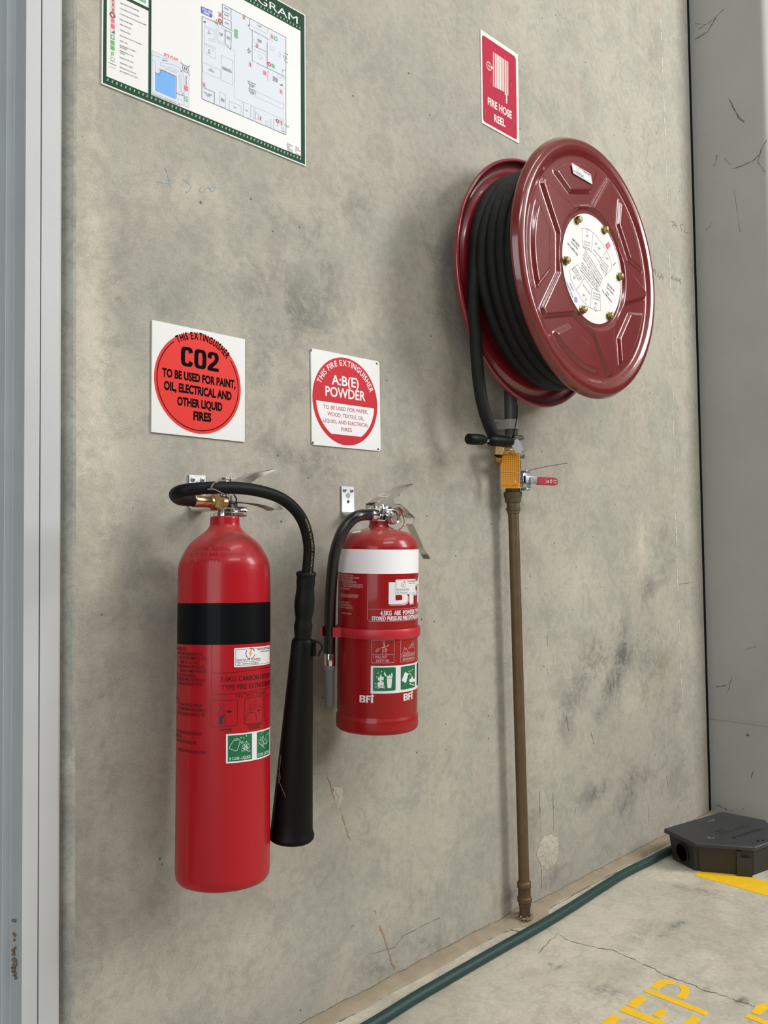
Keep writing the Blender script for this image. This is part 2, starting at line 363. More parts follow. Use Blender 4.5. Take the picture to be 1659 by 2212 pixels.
# ------------------------------------------------------------------ flat print: lettering and artwork as thin real layers
_TXT = {}
def text_geo(s, bold):
    k = (s, bold)
    if k in _TXT: return _TXT[k]
    cu = bpy.data.curves.new('lettering', 'FONT'); cu.body = s; cu.size = 1.0; cu.offset = bold; cu.resolution_u = 3; cu.fill_mode = 'FRONT'
    o = bpy.data.objects.new('lettering', cu); COL.objects.link(o)
    dg = bpy.context.evaluated_depsgraph_get(); me = bpy.data.meshes.new_from_object(o.evaluated_get(dg))
    v = np.zeros(len(me.vertices)*3); me.vertices.foreach_get('co', v); v = v.reshape(-1, 3)[:, :2]
    f = [tuple(p.vertices) for p in me.polygons]
    bpy.data.objects.remove(o); bpy.data.curves.remove(cu); bpy.data.meshes.remove(me)
    _TXT[k] = (v, f); return _TXT[k]
CAPH = None
class Art:
    def __init__(s, px2uv=None, step=0.00012): s.v = []; s.f = []; s.mi = []; s.ms = []; s.P = px2uv; s.step = step; s.n = 0
    def _m(s, m):
        if m not in s.ms: s.ms.append(m)
        return s.ms.index(m)
    def q(s, pts): return [s.P(*p) for p in pts] if s.P else [tuple(p) for p in pts]
    def poly_uv(s, pts, m, d=1):
        tri = tessellate_polygon([[Vector((p[0], p[1], 0)) for p in pts]]); b = len(s.v)
        s.n = (s.n+1) % 16; z = d*s.step+s.n*2.5e-6
        s.v += [(p[0], p[1], z) for p in pts]; k = s._m(m)
        for t in tri: s.f.append(tuple(b+i for i in t)); s.mi.append(k)
    def poly(s, pts, m, d=1): s.poly_uv(s.q(pts), m, d)
    def line_uv(s, pts, wd, m, d=2, closed=False):
        P = [Vector(p) for p in pts]
        if closed: P.append(P[0])
        for a, b in zip(P, P[1:]):
            e = b-a
            if e.length < 1e-7: continue
            e.normalize(); n = Vector((-e.y, e.x))*wd/2; x = e*wd*0.35
            s.poly_uv([a-x-n, b+x-n, b+x+n, a-x+n], m, d)
    def line(s, pts, wd, m, d=2, closed=False): s.line_uv(s.q(pts), wd, m, d, closed)
    def dash(s, pts, wd, m, on=0.004, d=2):
        P = [Vector(p) for p in s.q(pts)]
        for a, b in zip(P, P[1:]):
            L = (b-a).length; n = max(1, int(L/(2*on)))
            for i in range(n):
                s.line_uv([a.lerp(b, i/n), a.lerp(b, (i+0.5)/n)], wd, m, d)
    def disc_uv(s, c, r, m, d=1, r_in=0.0, a0=0, a1=360, n=96):
        if r_in <= 0: s.poly_uv([(c[0]+r*math.cos(2*math.pi*i/n), c[1]+r*math.sin(2*math.pi*i/n)) for i in range(n)], m, d); return
        A = [math.radians(a0+(a1-a0)*i/n) for i in range(n+1)]
        for a, b in zip(A, A[1:]):
            s.poly_uv([(c[0]+q*math.cos(t), c[1]+q*math.sin(t)) for q, t in ((r_in, a), (r, a), (r, b), (r_in, b))], m, d)
    def text_uv(s, txt, bl, br, cap, m, d=2, bold=0.0, maxw=None):
        global CAPH
        if CAPH is None: CAPH = float(text_geo('H', 0.0)[0][:, 1].max())
        v, f = text_geo(txt, bold); bl = Vector(bl); br = Vector(br); e = br-bl; W = e.length; e.normalize(); n = Vector((-e.y, e.x))
        x0, x1 = v[:, 0].min(), v[:, 0].max(); b = len(s.v); k = s._m(m)
        for (x, y) in v:
            p = bl + e*((x-x0)/(x1-x0)*W) + n*(y/CAPH*cap); s.v.append((p.x, p.y, d*s.step))
        for t in f: s.f.append(tuple(b+i for i in t)); s.mi.append(k)
    def text(s, txt, bl, br, tl, m, d=2, bold=0.0):
        B, R, T = [Vector(p) for p in s.q([bl, br, tl])]; e = (R-B).normalized(); n = Vector((-e.y, e.x))
        s.text_uv(txt, B, R, abs((T-B).dot(n)), m, d, bold)
    def arc_text(s, txt, c, r, a0, a1, cap, m, d=2, bold=0.0):
        wd = []
        for ch in txt:
            if ch == ' ': wd.append(0.38)
            else: v = text_geo(ch, bold)[0]; wd.append(float(v[:, 0].max()-v[:, 0].min())+0.10)
        tot = sum(wd); acc = 0
        for ch, q in zip(txt, wd):
            if ch != ' ':
                a = a0+(a1-a0)*((acc+q/2)/tot); hw = abs(a1-a0)*((q-0.10)/tot)/2*r; er = Vector((math.cos(a), math.sin(a))); et = Vector((math.sin(a), -math.cos(a)))
                p = Vector(c)+er*r; s.text_uv(ch, p-et*hw, p+et*hw, cap, m, d, bold)
            acc += q
    def build(s, name, mapf, parent, cyl=0.0, label=None, local=True):
        bm = bmesh.new(); vs = [bm.verts.new(p) for p in s.v]
        for f, k in zip(s.f, s.mi):
            try: fa = bm.faces.new([vs[i] for i in f]); fa.material_index = k
            except ValueError: pass
        if cyl > 0:
            us = [p[0] for p in s.v]; a = math.floor(min(us)/cyl)*cyl+cyl
            while a < max(us):
                bmesh.ops.bisect_plane(bm, geom=bm.verts[:]+bm.edges[:]+bm.faces[:], plane_co=(a, 0, 0), plane_no=(1, 0, 0), dist=1e-7); a += cyl
        for v in bm.verts: v.co = mapf(v.co)
        me = bpy.data.meshes.new(name); bm.to_mesh(me); bm.free()
        for x in s.ms: me.materials.append(x)
        o = bpy.data.objects.new(name, me); link(o, parent)
        if label: o['label'] = label
        return o
def zc(ox, oy, sc): return lambda x, y: (ox+x/sc, oy+y/sc)

# ================================================================== THE SETTING
X0, X1 = 0.596, 2.7335
def stain_shade_grid(name, xs, ys, plane, m, blobs, parent=None):
    """a subdivided sheet; blobs = (centre a, centre b, radius a, radius b, turn in degrees, channel, strength)"""
    A, B = np.meshgrid(xs, ys); nx, ny = len(xs), len(ys)
    co = np.zeros((nx*ny, 3)); co[:, 0] = A.ravel()
    co[:, 2 if plane == 'xz' else 1] = B.ravel()
    st = np.zeros((nx*ny, 4)); st[:, 3] = 1
    for (ca, cb, ra, rb, rot, ch, k) in blobs:
        t = math.radians(rot); dx, dy = A.ravel()-ca, B.ravel()-cb
        u = (dx*math.cos(t)+dy*math.sin(t))/ra; v = (-dx*math.sin(t)+dy*math.cos(t))/rb
        st[:, ch] = np.clip(st[:, ch]+k*np.exp(-(u*u+v*v)*1.4), 0, 1)
    i = np.arange((nx-1)*(ny-1)); r, c = i//(nx-1), i % (nx-1); a = r*nx+c
    faces = np.stack([a, a+1, a+1+nx, a+nx], 1)
    me = bpy.data.meshes.new(name); me.from_pydata(co.tolist(), [], faces.tolist())
    at = me.attributes.new('stain_shade', 'FLOAT_COLOR', 'POINT'); at.data.foreach_set('color', st.ravel().astype(np.float32))
    me.materials.append(m); me.update()
    o = bpy.data.objects.new(name, me); link(o, parent); o['kind'] = 'structure'
    return o
def wb(px, py, rx, ry, rot, ch, k):   # a dark, given where the photo shows it
    p = at_y(px, py, 0); q = at_y(px+rx, py, 0); return (p.x, p.z, abs(q.x-p.x), abs(at_y(px, py+ry, 0).z-p.z), rot, ch, k)
WB = [wb(590, 640, 80, 110, 35, 0, .34), wb(660, 690, 70, 80, 20, 0, .36), wb(700, 590, 50, 100, 30, 0, .32), wb(560, 790, 30, 60, 0, 0, .25), wb(640, 850, 50, 60, 10, 0, .28), wb(770, 450, 60, 60, 0, 0, .25), wb(640, 480, 70, 50, 0, 0, .25),
      wb(240, 700, 30, 150, 0, 0, .30), wb(265, 560, 45, 90, 0, 0, .22), wb(590, 960, 40, 40, 0, 0, .30), wb(690, 1010, 50, 50, 20, 0, .45), wb(640, 985, 40, 25, 0, 0, .4), wb(850, 1000, 40, 40, 0, 0, .22),
      wb(1000, 640, 60, 160, 0, 0, .25), wb(930, 520, 30, 70, 0, 0, .25), wb(350, 640, 80, 60, 0, 0, .15),  # the first two paint in the reel's cast shadow
      wb(1345, 1415, 24.3, 75, -25, 0, 0.83), wb(1320, 1490, 21.6, 43.75, -30, 0, 0.94), wb(1295, 1545, 13.5, 17.5, 0, 0, 0.83), wb(1250, 1480, 27, 75, -40, 0, 0.50), wb(1290, 1410, 32.4, 50, -40, 0, 0.50), wb(1400, 1420, 27, 75, 0, 0, 0.39),
      wb(1370, 1690, 37.8, 37.5, 0, 0, 0.72), wb(1290, 1712, 40.5, 22.5, 0, 0, 0.66), wb(1345, 1740, 27, 27.5, 0, 0, 0.55), wb(1400, 1270, 18.9, 37.5, 0, 0, 0.44), wb(1440, 1200, 27, 100, 0, 0, 0.33), wb(1165, 1545, 18.9, 17.5, 0, 0, 0.39), wb(1460, 1600, 40.5, 175, 0, 0, 0.24), wb(1220, 1560, 18.9, 75, 0, 0, 0.33),
      wb(1430, 1450, 18.9, 50, 0, 2, 0.50), wb(1395, 1500, 13.5, 37.5, 0, 2, 0.33), wb(870, 350, 81, 37.5, 0, 2, 0.11), wb(1410, 160, 13.5, 250, 0, 0, 0.22),
      wb(195, 480, 45, 520, 0, 1, .60), wb(215, 950, 70, 330, 0, 1, .65), wb(210, 1500, 50, 500, 0, 1, .40), wb(440, 420, 80, 60, 20, 1, .35), wb(300, 420, 60, 60, 0, 1, .2), wb(500, 560, 70, 50, 10, 1, .30), wb(770, 700, 60, 60, 0, 1, .22), wb(620, 420, 40, 40, 0, 1, .2),  # pale strip down the left: own tone, strengthened to add brightness there
      wb(1385, 1170, 8, 70, 0, 1, .55), wb(1305, 1450, 16, 50, -20, 1, .38), wb(1370, 1500, 40, 50, 0, 1, .30), wb(1250, 1260, 60, 60, 0, 1, .2), wb(1180, 1600, 40, 90, 0, 1, .25), wb(240, 2120, 90, 90, 0, 1, .25), wb(480, 2060, 110, 60, 0, 1, .2), wb(830, 1760, 60, 100, 0, 1, .15), wb(230, 1840, 30, 220, 0, 2, .12),
      wb(1100, 1930, 20, 22, 0, 0, .55), wb(830, 2100, 50, 22, -25, 0, .45), wb(940, 2040, 50, 14, -28, 0, .35), wb(1200, 1900, 30, 40, 0, 0, .35), wb(1330, 1842, 40, 10, -28, 0, .35), wb(1190, 1845, 12, 30, 0, 0, .3), wb(1140, 1770, 20, 100, 0, 0, .3),
      wb(905, 1935, 14, 22, 30, 0, .4), wb(800, 1780, 40, 60, 0, 0, .15), wb(700, 1900, 120, 60, 0, 0, .12), wb(960, 1780, 20, 200, 0, 1, .12)]
wall = stain_shade_grid('wall_back', np.linspace(X0, X1, 230), np.concatenate([np.linspace(-0.02, 2.3, 240), [2.6, 3.4]]), 'xz', M_WALL, WB)
bm = bmesh.new()   # chamfered arris at the near end of the panel and the panel's two hidden returns
prof = [(X0, 0.0), (0.592, 0.0022), (0.578, 0.022), (0.576, 0.15)]
for (xa, ya), (xb, yb) in zip(prof, prof[1:]):
    zs = np.linspace(-0.02, 3.4, 60); prev = None
    for z in zs:
        j = 0.0012*noise.noise(Vector((0, 3.1, z*14)))
        a, b = bm.verts.new((xa+(j if xa == 0.592 else 0), ya, z)), bm.verts.new((xb+(j if xb == 0.592 else 0), yb, z))
        if prev: bm.faces.new((prev[0], prev[1], b, a))
        prev = (a, b)
struct('chamfer', bm, M_CHAMFER, wall)
bm = bmesh.new(); add_box(bm, (X1-0.002, 0.0005, -0.02), (X1, 0.15, 3.4)); struct('panel_end', bm, M_WALL, wall)

# floor
FXS = np.concatenate([[-4, -2, -1], np.linspace(-0.2, 2.76, 300), [3.2, 4.5, 7]]); FYS = np.concatenate([[-9, -5, -2.5, -1.5], np.linspace(-0.95, 0.0, 100), [0.2]])
def fb(px, py, rx, ry, rot, ch, k):
    p = at_z(px, py, 0); return (p.x, p.y, rx, ry, rot, ch, k)
c4 = zc(1040, 1740, 2.68)
FB = [fb(*c4(1135, 685), .035, .014, 0, 0, .9), fb(*c4(440, 942), .020, .008, 0, 0, .9), fb(*c4(400, 925), .010, .006, 0, 0, .8), fb(*c4(620, 1042), .018, .012, 0, 0, .8), fb(*c4(705, 1056), .030, .010, 0, 0, .8), fb(*c4(780, 1075), .025, .010, 0, 0, .6),
      fb(*c4(930, 730), .08, .020, 10, 0, .4), fb(*c4(1020, 770), .06, .012, 0, 0, .4), fb(*c4(1200, 480), .05, .02, -80, 2, .5), fb(*c4(1330, 495), .04, .05, 0, 2, .45),
      fb(*c4(720, 640), .20, .09, 0, 1, .7), fb(*c4(450, 600), .14, .035, 0, 1, .8), fb(*c4(150, 930), .14, .07, 0, 1, .6), fb(*c4(880, 420), .2, .03, 0, 1, .6), fb(*c4(760, 870), .15, .06, 0, 1, .35), fb(*c4(40, 1180), .15, .08, 0, 1, .4), fb(*c4(1000, 600), .15, .08, 0, 1, .4),
      fb(*c4(1385, 1100), .035, .022, 0, 1, 1.0), fb(*c4(1500, 1135), .02, .012, 0, 0, .9), fb(*c4(1290, 1068), .02, .008, 0, 0, .9)]
floor = stain_shade_grid('floor', FXS, FYS, 'xy', M_FLOOR, FB)
def ribbon(name, pts, wd, m, parent, mapf, jitter=0.0):
    a = Art(step=0.0); P = []
    for p, q in zip(pts, pts[1:]):
        n = 5
        for i in range(n): P.append((p[0]+(q[0]-p[0])*i/n+random.uniform(-1, 1)*jitter, p[1]+(q[1]-p[1])*i/n+random.uniform(-1, 1)*jitter))
    P.append(pts[-1])
    for p, q in zip(P, P[1:]): a.line_uv([p, q], (wd*.55 if name in ('rust_stain', 'drip_stain', 'scratch') else wd)*random.uniform(0.3, 1.5), m, 1)
    o = a.build(name, mapf, parent); o['kind'] = 'structure'; return o
FLOORM = lambda v: Vector((v.x, v.y, 0.0006+v.z))
WALLM = lambda v: Vector((v.x, -0.0006-v.z, v.y))
def fpts(L): return [tuple(at_z(*c4(x, y), 0).to_2d()) for x, y in L]
ribbon('crack', fpts([(440, 745), (520, 785), (620, 815), (760, 838), (860, 882), (1000, 950), (1100, 1000), (1200, 1030), (1290, 1068), (1345, 1085), (1430, 1112), (1500, 1138), (1560, 1155), (1640, 1185)]), 0.0018, M_CRACK_SHADE, floor, FLOORM, 0.003)
ribbon('crack', fpts([(440, 745), (380, 800), (330, 860)]), 0.0014, M_CRACK_SHADE, floor, FLOORM, 0.002)

# mortar fillet along the foot of the wall, swelling round the pipe
bm = bmesh.new(); xs = np.linspace(X0, 2.757, 420); rows = []
for x in xs:
    n1 = noise.noise(Vector((x*5, 0.3, 0))); n2 = noise.noise(Vector((x*16, 4.3, 0))); n3 = noise.noise(Vector((x*45, 9.3, 0)))
    bulge = math.exp(-((x-1.70)/0.055)**2)
    wdt = 0.032+0.006*n1+0.004*n2+0.0015*n3+0.046*bulge
    hgt = 0.010+0.004*noise.noise(Vector((x*3, 7.7, 0)))+0.0025*noise.noise(Vector((x*20, 2.2, 0)))+0.006*bulge
    ys = np.linspace(0, 1, 8)
    rows.append([bm.verts.new((x, -wdt*t, max(-0.002, hgt*(1-t**1.6)*(0.9+0.2*n3)+0.0012*noise.noise(Vector((x*60, t*6, 1))) + (0.0018 if t < 0.97 else -0.0015)))) for t in ys])
for a, b in zip(rows, rows[1:]):
    for k in range(7): bm.faces.new((a[k], a[k+1], b[k+1], b[k]))
topl = [(r_[0].co.x, r_[0].co.z+.0006) for r_ in rows[::3]]
fil = struct('trim_1', bm, M_GROUT, None, True)
ribbon('mortar_edge_line', topl, 0.0016, M_CRACK_SHADE, wall, WALLM, 0.0004)  # dark line painted for the shadow gap above the fillet
def edge_line(px_pts, name):
    ribbon(name, [tuple(at_z(*p, 0.001).to_2d()) for p in px_pts], 0.0025, M_CRACK_SHADE, floor, lambda v: Vector((v.x, v.y, 0.0008+v.z)), 0.0012)
c5 = zc(660, 1960, 3.318); c6 = zc(1100, 1740, 3.607)
edge_line([c5(250, 815), (c5(400, 730)), c5(560, 640), c5(720, 550), c5(900, 450), c5(1050, 365), c5(1180, 300), c5(1290, 240), c5(1400, 185), c5(1480, 160), c5(1560, 180), c5(1640, 190)], 'mortar_edge_line')
edge_line([c6(270, 862), c6(340, 885)], 'mortar_edge_line')
edge_line([c6(240, 845), c6(390, 760), c6(540, 670), c6(700, 585), c6(840, 515)], 'mortar_edge_line')

# right-hand painted pier with a rounded outer corner, and a black strip for the shade in the joint beside it
bm = bmesh.new(); R_ = 0.022; xa = 2.757; yb = -0.246
pl = [(xa, 0.16), (xa, yb+R_)] + [(xa+R_-R_*math.cos(t), yb+R_-R_*math.sin(t)) for t in np.linspace(0, math.pi/2, 8)[1:]] + [(xa+0.3, yb), (xa+0.3, 0.16)]
add_prism(bm, pl, -0.02, 3.4)
pier = struct('wall_right', bm, M_PIER, None, True)
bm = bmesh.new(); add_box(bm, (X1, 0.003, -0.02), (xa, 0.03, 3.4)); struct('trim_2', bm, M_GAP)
bm = bmesh.new()
for i in range(40):
    y = -0.004-i*0.006; z = 0.3095+0.0012*noise.noise(Vector((y*60, 1, 1)))
    add_box(bm, (xa-0.0022-0.0006*random.random(), y-0.0065, z-0.0032), (xa+0.001, y, z+0.0028))
struct('weld_seam', bm, M_PIER, pier)

# near-side steel post (door guide): broad pale face with a groove, return coloured darker for its shade, second face
bm = bmesh.new(); Zb, Zt = -0.02, 3.4
def vstrip(bm, poly):
    prev = None
    for (x, y) in poly:
        a, b = bm.verts.new((x, y, Zb)), bm.verts.new((x, y, Zt))
        if prev: bm.faces.new((prev[0], a, b, prev[1]))
        prev = (a, b)
post = [(0.574, 0.045), (0.574, 0.006), (0.5728, 0.002), (0.570, 0.0), (0.5418, 0.0), (0.5416, 0.006), (0.5400, 0.006), (0.5398, 0.0), (0.5176, 0.0), (0.5172, 0.001), (0.5172, 0.04), (0.5165, 0.0412)]
vstrip(bm, post); t1 = struct('trim_3', bm, M_STEEL_PAINT, None, False)
t1.data.materials.append(M_STEEL_DARK)
for p in t1.data.polygons:
    if abs(p.normal.x) > 0.9 and p.center.x < 0.53: p.material_index = 1
bm = bmesh.new(); vstrip(bm, [(0.53, 0.0405), (0.5060, 0.0405), (0.5052, 0.0412), (0.5052, 0.075), (0.46, 0.075), (0.459, 0.14)]); struct('trim_4', bm, M_STEEL_DARK)

bm = bmesh.new()
for i in range(34):
    p = at_y(random.gauss(42, 3.5), random.gauss(2080, 12) if i < 24 else random.uniform(1985, 2070), .022); r_ = random.uniform(.0015, .0034)
    add_lathe(bm, [(0, -r_), (r_*.8, -r_*.5), (r_, 0), (r_*.8, r_*.5), (0, r_)], 8, Matrix.Translation((0.5166-r_*.3, p.y+random.uniform(-.006, .006), p.z)))
struct('mud_clump', bm, mat('dried_mud', '7d6a54', .9, var=.3, vscale=200), t1, True)
# marks on the wall
cA = zc(130, 360, 1659/830)
def wp(L, c): return [tuple((at_y(*c(x, y), 0).x, at_y(*c(x, y), 0).z)) for x, y in L]
ribbon('crayon_mark', wp([(455, 5), (468, 45), (478, 85), (472, 72), (440, 68), (418, 64)], cA), 0.0016, M_BLUECHALK, wall, WALLM, 0.0006)
ribbon('crayon_mark', wp([(530, 55), (552, 70), (566, 88), (560, 104), (540, 110)], cA), 0.0013, M_BLUECHALK, wall, WALLM, 0.0006)
ribbon('crayon_mark', wp([(612, 88), (600, 98), (604, 112), (622, 108), (628, 92), (640, 90), (652, 106), (670, 96), (660, 84), (646, 96)], cA), 0.0011, M_BLUECHALK, wall, WALLM, 0.0006)
cB = zc(1330, 380, 1446/170)
for L in ([(615, 1710), (655, 1668), (655, 1790)], [(725, 1720), (690, 1715), (690, 1760), (725, 1765), (722, 1720), (728, 1830)], [(785, 1780), (775, 1850), (835, 1870)], [(815, 1830), (805, 1905)], [(890, 1810), (835, 1808), (830, 1850), (870, 1850), (875, 1885), (850, 1900)]):
    ribbon('pencil_number', wp(L, cB), 0.0018, M_PENCIL, wall, WALLM, 0.0003)
for L in ([(1030, 1830), (1022, 1900)], [(1030, 1830), (1060, 1842), (1052, 1870), (1028, 1868), (1060, 1915)], [(1075, 1870), (1085, 1920), (1105, 1880)], [(1120, 1870), (1115, 1930)], [(1145, 1880), (1120, 1905), (1150, 1940)], [(1160, 1895), (1195, 1905), (1165, 1925), (1190, 1960)], [(1200, 1940), (1185, 1995)]):
    ribbon('pencil_word', wp(L, cB), 0.0016, M_PENCIL, wall, WALLM, 0.0003)
for L in ([(1045, 830), (1050, 945)], [(1020, 850), (1045, 830), (1078, 850), (1070, 905), (1052, 920)], [(1120, 870), (1075, 900), (1135, 975)], [(1140, 920), (1085, 905)], [(1240, 885), (1190, 895), (1195, 960), (1215, 985), (1200, 1030)], [(1265, 975), (1252, 1025), (1295, 1040), (1330, 1055)]):
    ribbon('pencil_word', wp(L, cB), 0.0015, M_PENCIL, wall, WALLM, 0.0003)
a = Art(step=0.0)
ch = [(1425, 0), (1433, 200), (1441, 420), (1449, 640), (1452, 760), (1456, 1000), (1462, 1220), (1470, 1440), (1475, 1530)]
P = [(at_y(x, y, 0).x, at_y(x, y, 0).z) for x, y in ch]
for p, q in zip(P, P[1:]):
    t = 0.0
    while t < 1:
        L = random.uniform(0.02, 0.16); s0 = t; t += L
        if random.random() < 0.72 and not (0.85 < p[1] < 0.98): a.line_uv([(p[0]+(q[0]-p[0])*s0, p[1]+(q[1]-p[1])*s0), (p[0]+(q[0]-p[0])*min(1, s0+L*.7), p[1]+(q[1]-p[1])*min(1, s0+L*.7))], random.uniform(.0018, .0034), M_CHALK, 1)
o = a.build('chalk_line', WALLM, wall); o['kind'] = 'structure'
cC = zc(560, 1520, 1475/400)
for L, wd in (([(540, 580), (565, 640), (585, 720)], .004), ([(655, 890), (685, 970)], .005), ([(690, 985), (702, 1030), (722, 1085)], .0035), ([(960, 1770), (1000, 1880), (1035, 1990), (1058, 2060)], .006), ([(1040, 2030), (1080, 2110)], .005), ([(920, 1650), (930, 1665)], .003)):
    ribbon('rust_stain', wp(L, cC), wd, M_RUST, wall, WALLM, 0.0012)
cD = zc(1100, 1740, 1659/460)
for L, wd in (([(240, 0), (242, 100)], .003), ([(345, 0), (346, 190)], .0026), ([(242, 120), (248, 330)], .0015), ([(1087, 0), (1088, 120)], .003), ([(250, 500), (252, 640)], .004), ([(520, 10), (510, 60)], .005), ([(350, 560), (450, 450)], .0035), ([(360, 520), (440, 445)], .002)):
    ribbon('drip_stain', wp(L, cD), wd, M_RUST, wall, WALLM, 0.001)
cE = zc(1130, 1060, 1169/370)
for L, wd in (([(163, 980), (165, 1060)], .0016), ([(165, 1210), (172, 1250)], .0016), ([(818, 700), (818, 840)], .0012), ([(295, 1540), (310, 1640)], .003), ([(460, 1640), (485, 1730)], .004), ([(980, 1950), (985, 2010)], .004), ([(1060, 638), (1169, 625)], .002), ([(112, 2050), (113, 2200)], .002), ([(203, 2060), (205, 2200)], .0014)):
    ribbon('scratch', wp(L, cE), wd, M_PENCIL, wall, WALLM, 0.0008)
for L in ([(560, 2010), (600, 1990), (660, 1965)], [(470, 330), (640, 285), (700, 205), (840, 130), (960, 75)], [(320, 140), (345, 125)]):
    ribbon('hairline', wp(L, c5), 0.0012, M_PENCIL, wall, WALLM, 0.001)
# chips: broken paste with some relief
def chip(name, c, outline, depth, m):
    bm = bmesh.new(); P = wp(outline, c); cx_, cz_ = np.mean([p[0] for p in P]), np.mean([p[1] for p in P]); rings = []
    for k, s in enumerate((1.0, 0.93, 0.84, 0.72, 0.6, 0.48, 0.36, 0.24, 0.12)):
        N = 72; ring = []
        for i in range(N):
            t = i/N*len(P); a, b = P[int(t) % len(P)], P[(int(t)+1) % len(P)]; f = t-int(t)
            x, z = cx_+(a[0]+(b[0]-a[0])*f-cx_)*s, cz_+(a[1]+(b[1]-a[1])*f-cz_)*s
            jg = 1+0.10*noise.noise(Vector((x*130, 8, z*130))); x, z = cx_+(x-cx_)*jg, cz_+(z-cz_)*jg
            d = (0.0004, 0.0009, 0.0013, 0.0016, .002, .0024, .0027, .003, .003)[k]*depth*(1+0.8*noise.noise(Vector((x*90, 2, z*90))))
            if k: d += 0.0024*depth*noise.noise(Vector((x*170, 5, z*170)))
            ring.append(bm.verts.new((x, -max(0.0003, d), z)))
        rings.append(ring)
    for a, b in zip(rings, rings[1:]):
        for i in range(N): bm.faces.new((a[i], a[(i+1) % N], b[(i+1) % N], b[i]))
    bm.faces.new(rings[-1]); return struct(name, bm, m, wall, True)
chip('filler_patch', cD, [(325, 225), (370, 250), (385, 330), (380, 400), (345, 470), (300, 500), (250, 480), (228, 430), (208, 390), (235, 300), (270, 240)], 1.3, M_PATCH)
chip('chipped_spot', cC, [(585, 670), (650, 665), (668, 700), (668, 760), (640, 830), (625, 835), (600, 790), (590, 730)], 0.8, M_PATCH)
# cobwebs and dirt on the pier
cF = zc(1420, 0, 881/239)
def xp(L, c): return [(at_x(*c(x, y)).y, at_x(*c(x, y)).z) for x, y in L]
def at_x(px, py, x=2.757): d = ray(px, py); return CAM + d*((x-CAM.x)/d.x)
PIERM = lambda v: Vector((2.7564-v.z, v.x, v.y))
for L, wd in (([(530, 70), (460, 140), (400, 190), (320, 235)], .0014), ([(460, 150), (400, 250), (330, 300), (300, 310)], .0026), ([(300, 190), (390, 195)], .001), ([(875, 1105), (830, 1190), (815, 1230), (770, 1275), (700, 1310), (600, 1345)], .0022), ([(815, 1230), (800, 1290), (860, 1370)], .0014), ([(570, 790), (620, 880), (650, 940), (690, 970)], .004), ([(478, 1235), (465, 1300), (440, 1325)], .0018), ([(530, 1255), (585, 1315)], .001), ([(610, 1510), (630, 1640), (660, 1850)], .0008), ([(430, 1770), (425, 1800), (385, 1835)], .001), ([(370, 1085), (410, 1058)], .0008)):
    ribbon('cobweb', xp(L, cF), wd, M_WEB, pier, PIERM, 0.001)
cG = zc(1400, 1200, 988/259)
for L, wd in (([(565, 1085), (640, 1070)], .002), ([(655, 1130), (690, 1000)], .0014), ([(800, 775), (890, 752)], .0012), ([(815, 1475), (835, 1485)], .004), ([(850, 1830), (865, 1785)], .0024), ([(640, 2085), (650, 2095)], .002), ([(570, 2055), (610, 2070)], .0016), ([(780, 2078), (790, 2085)], .0016), ([(550, 2060), (700, 2110)], .0008)):
    ribbon('dirt_mark', xp(L, cG), wd, M_WEB, pier, PIERM, 0.001)

# ================================================================== PAINT ON THE FLOOR
cH = zc(1280, 2080, 1659/379)
def fl(x, y): return tuple(at_z(*cH(x, y), 0.0).to_2d())
P_TOP = [(548, 232), (600, 180), (625, 167), (655, 159), (720, 158), (788, 178), (768, 205), (700, 205), (678, 215), (660, 225), (618, 257)]
P_BOWL = [(808, 215), (828, 206), (845, 203), (890, 222), (912, 244), (922, 265), (918, 290), (863, 348), (785, 320), (825, 285), (835, 270), (835, 255), (826, 238)]
P_STEM = [(480, 270), (520, 245), (1097, 465), (1068, 500)]
E_UP = [(323, 400), (437, 305), (518, 340), (403, 432)]
E_STEM = [(250, 455), (298, 410), (880, 642), (845, 683)]
E_MID = [(567, 492), (628, 440), (672, 445), (710, 470), (703, 485), (643, 528)]
E_LOW = [(835, 592), (950, 498), (1025, 530), (915, 628)]
def slab(bm, pts, off=(0, 0), h=0.0009):
    p = [(x+off[0], y+off[1]) for x, y in (fl(*q) for q in pts)]
    add_prism(bm, p, 0.0002, h)
def letter(parent, polys, off=(0, 0)):
    bm = bmesh.new()
    for q in polys: slab(bm, q, off)
    bmesh.ops.triangulate(bm, faces=[f for f in bm.faces if len(f.verts) > 4])
    return wpart('letter', bm, M_YELLOW, parent, False)
word = thing('stencilled_word', 'stencilled yellow letters E and P painted on the concrete floor beside the green hose', 'floor marking', (fl(700, 400)[0], fl(700, 400)[1], 0))
o1 = letter(word, [P_TOP, P_BOWL, P_STEM]); o2 = letter(word, [E_UP, E_STEM, E_MID, E_LOW])
e1, e2 = fl(437, 305), fl(190, 487); o3 = letter(word, [E_UP, E_STEM, E_MID, E_LOW], (e2[0]-e1[0], e2[1]-e1[1]))
p1, p2 = fl(548, 232), fl(1500, 470); off = (p2[0]-p1[0], p2[1]-p1[1])
word2 = thing('stencilled_word', 'part of a yellow stencilled letter in the bottom right corner, apart from the others', 'floor marking', (p2[0], p2[1], 0))
o = letter(word2, [P_TOP, P_BOWL, P_STEM], off)
bm = bmesh.new()
yl = [(2.212, -0.200), (2.222, -0.190), (2.285, -0.186), (2.299, -0.200), (2.301, -1.8), (2.197, -1.8), (2.200, -0.60)]
add_prism(bm, yl, 0.0002, 0.0010)
bmesh.ops.triangulate(bm, faces=[f for f in bm.faces if len(f.verts) > 4])
tag(obj('painted_line', bm, M_YELLOW, None, False), 'thick yellow painted line on the floor running out from under the black bait box', 'floor marking')

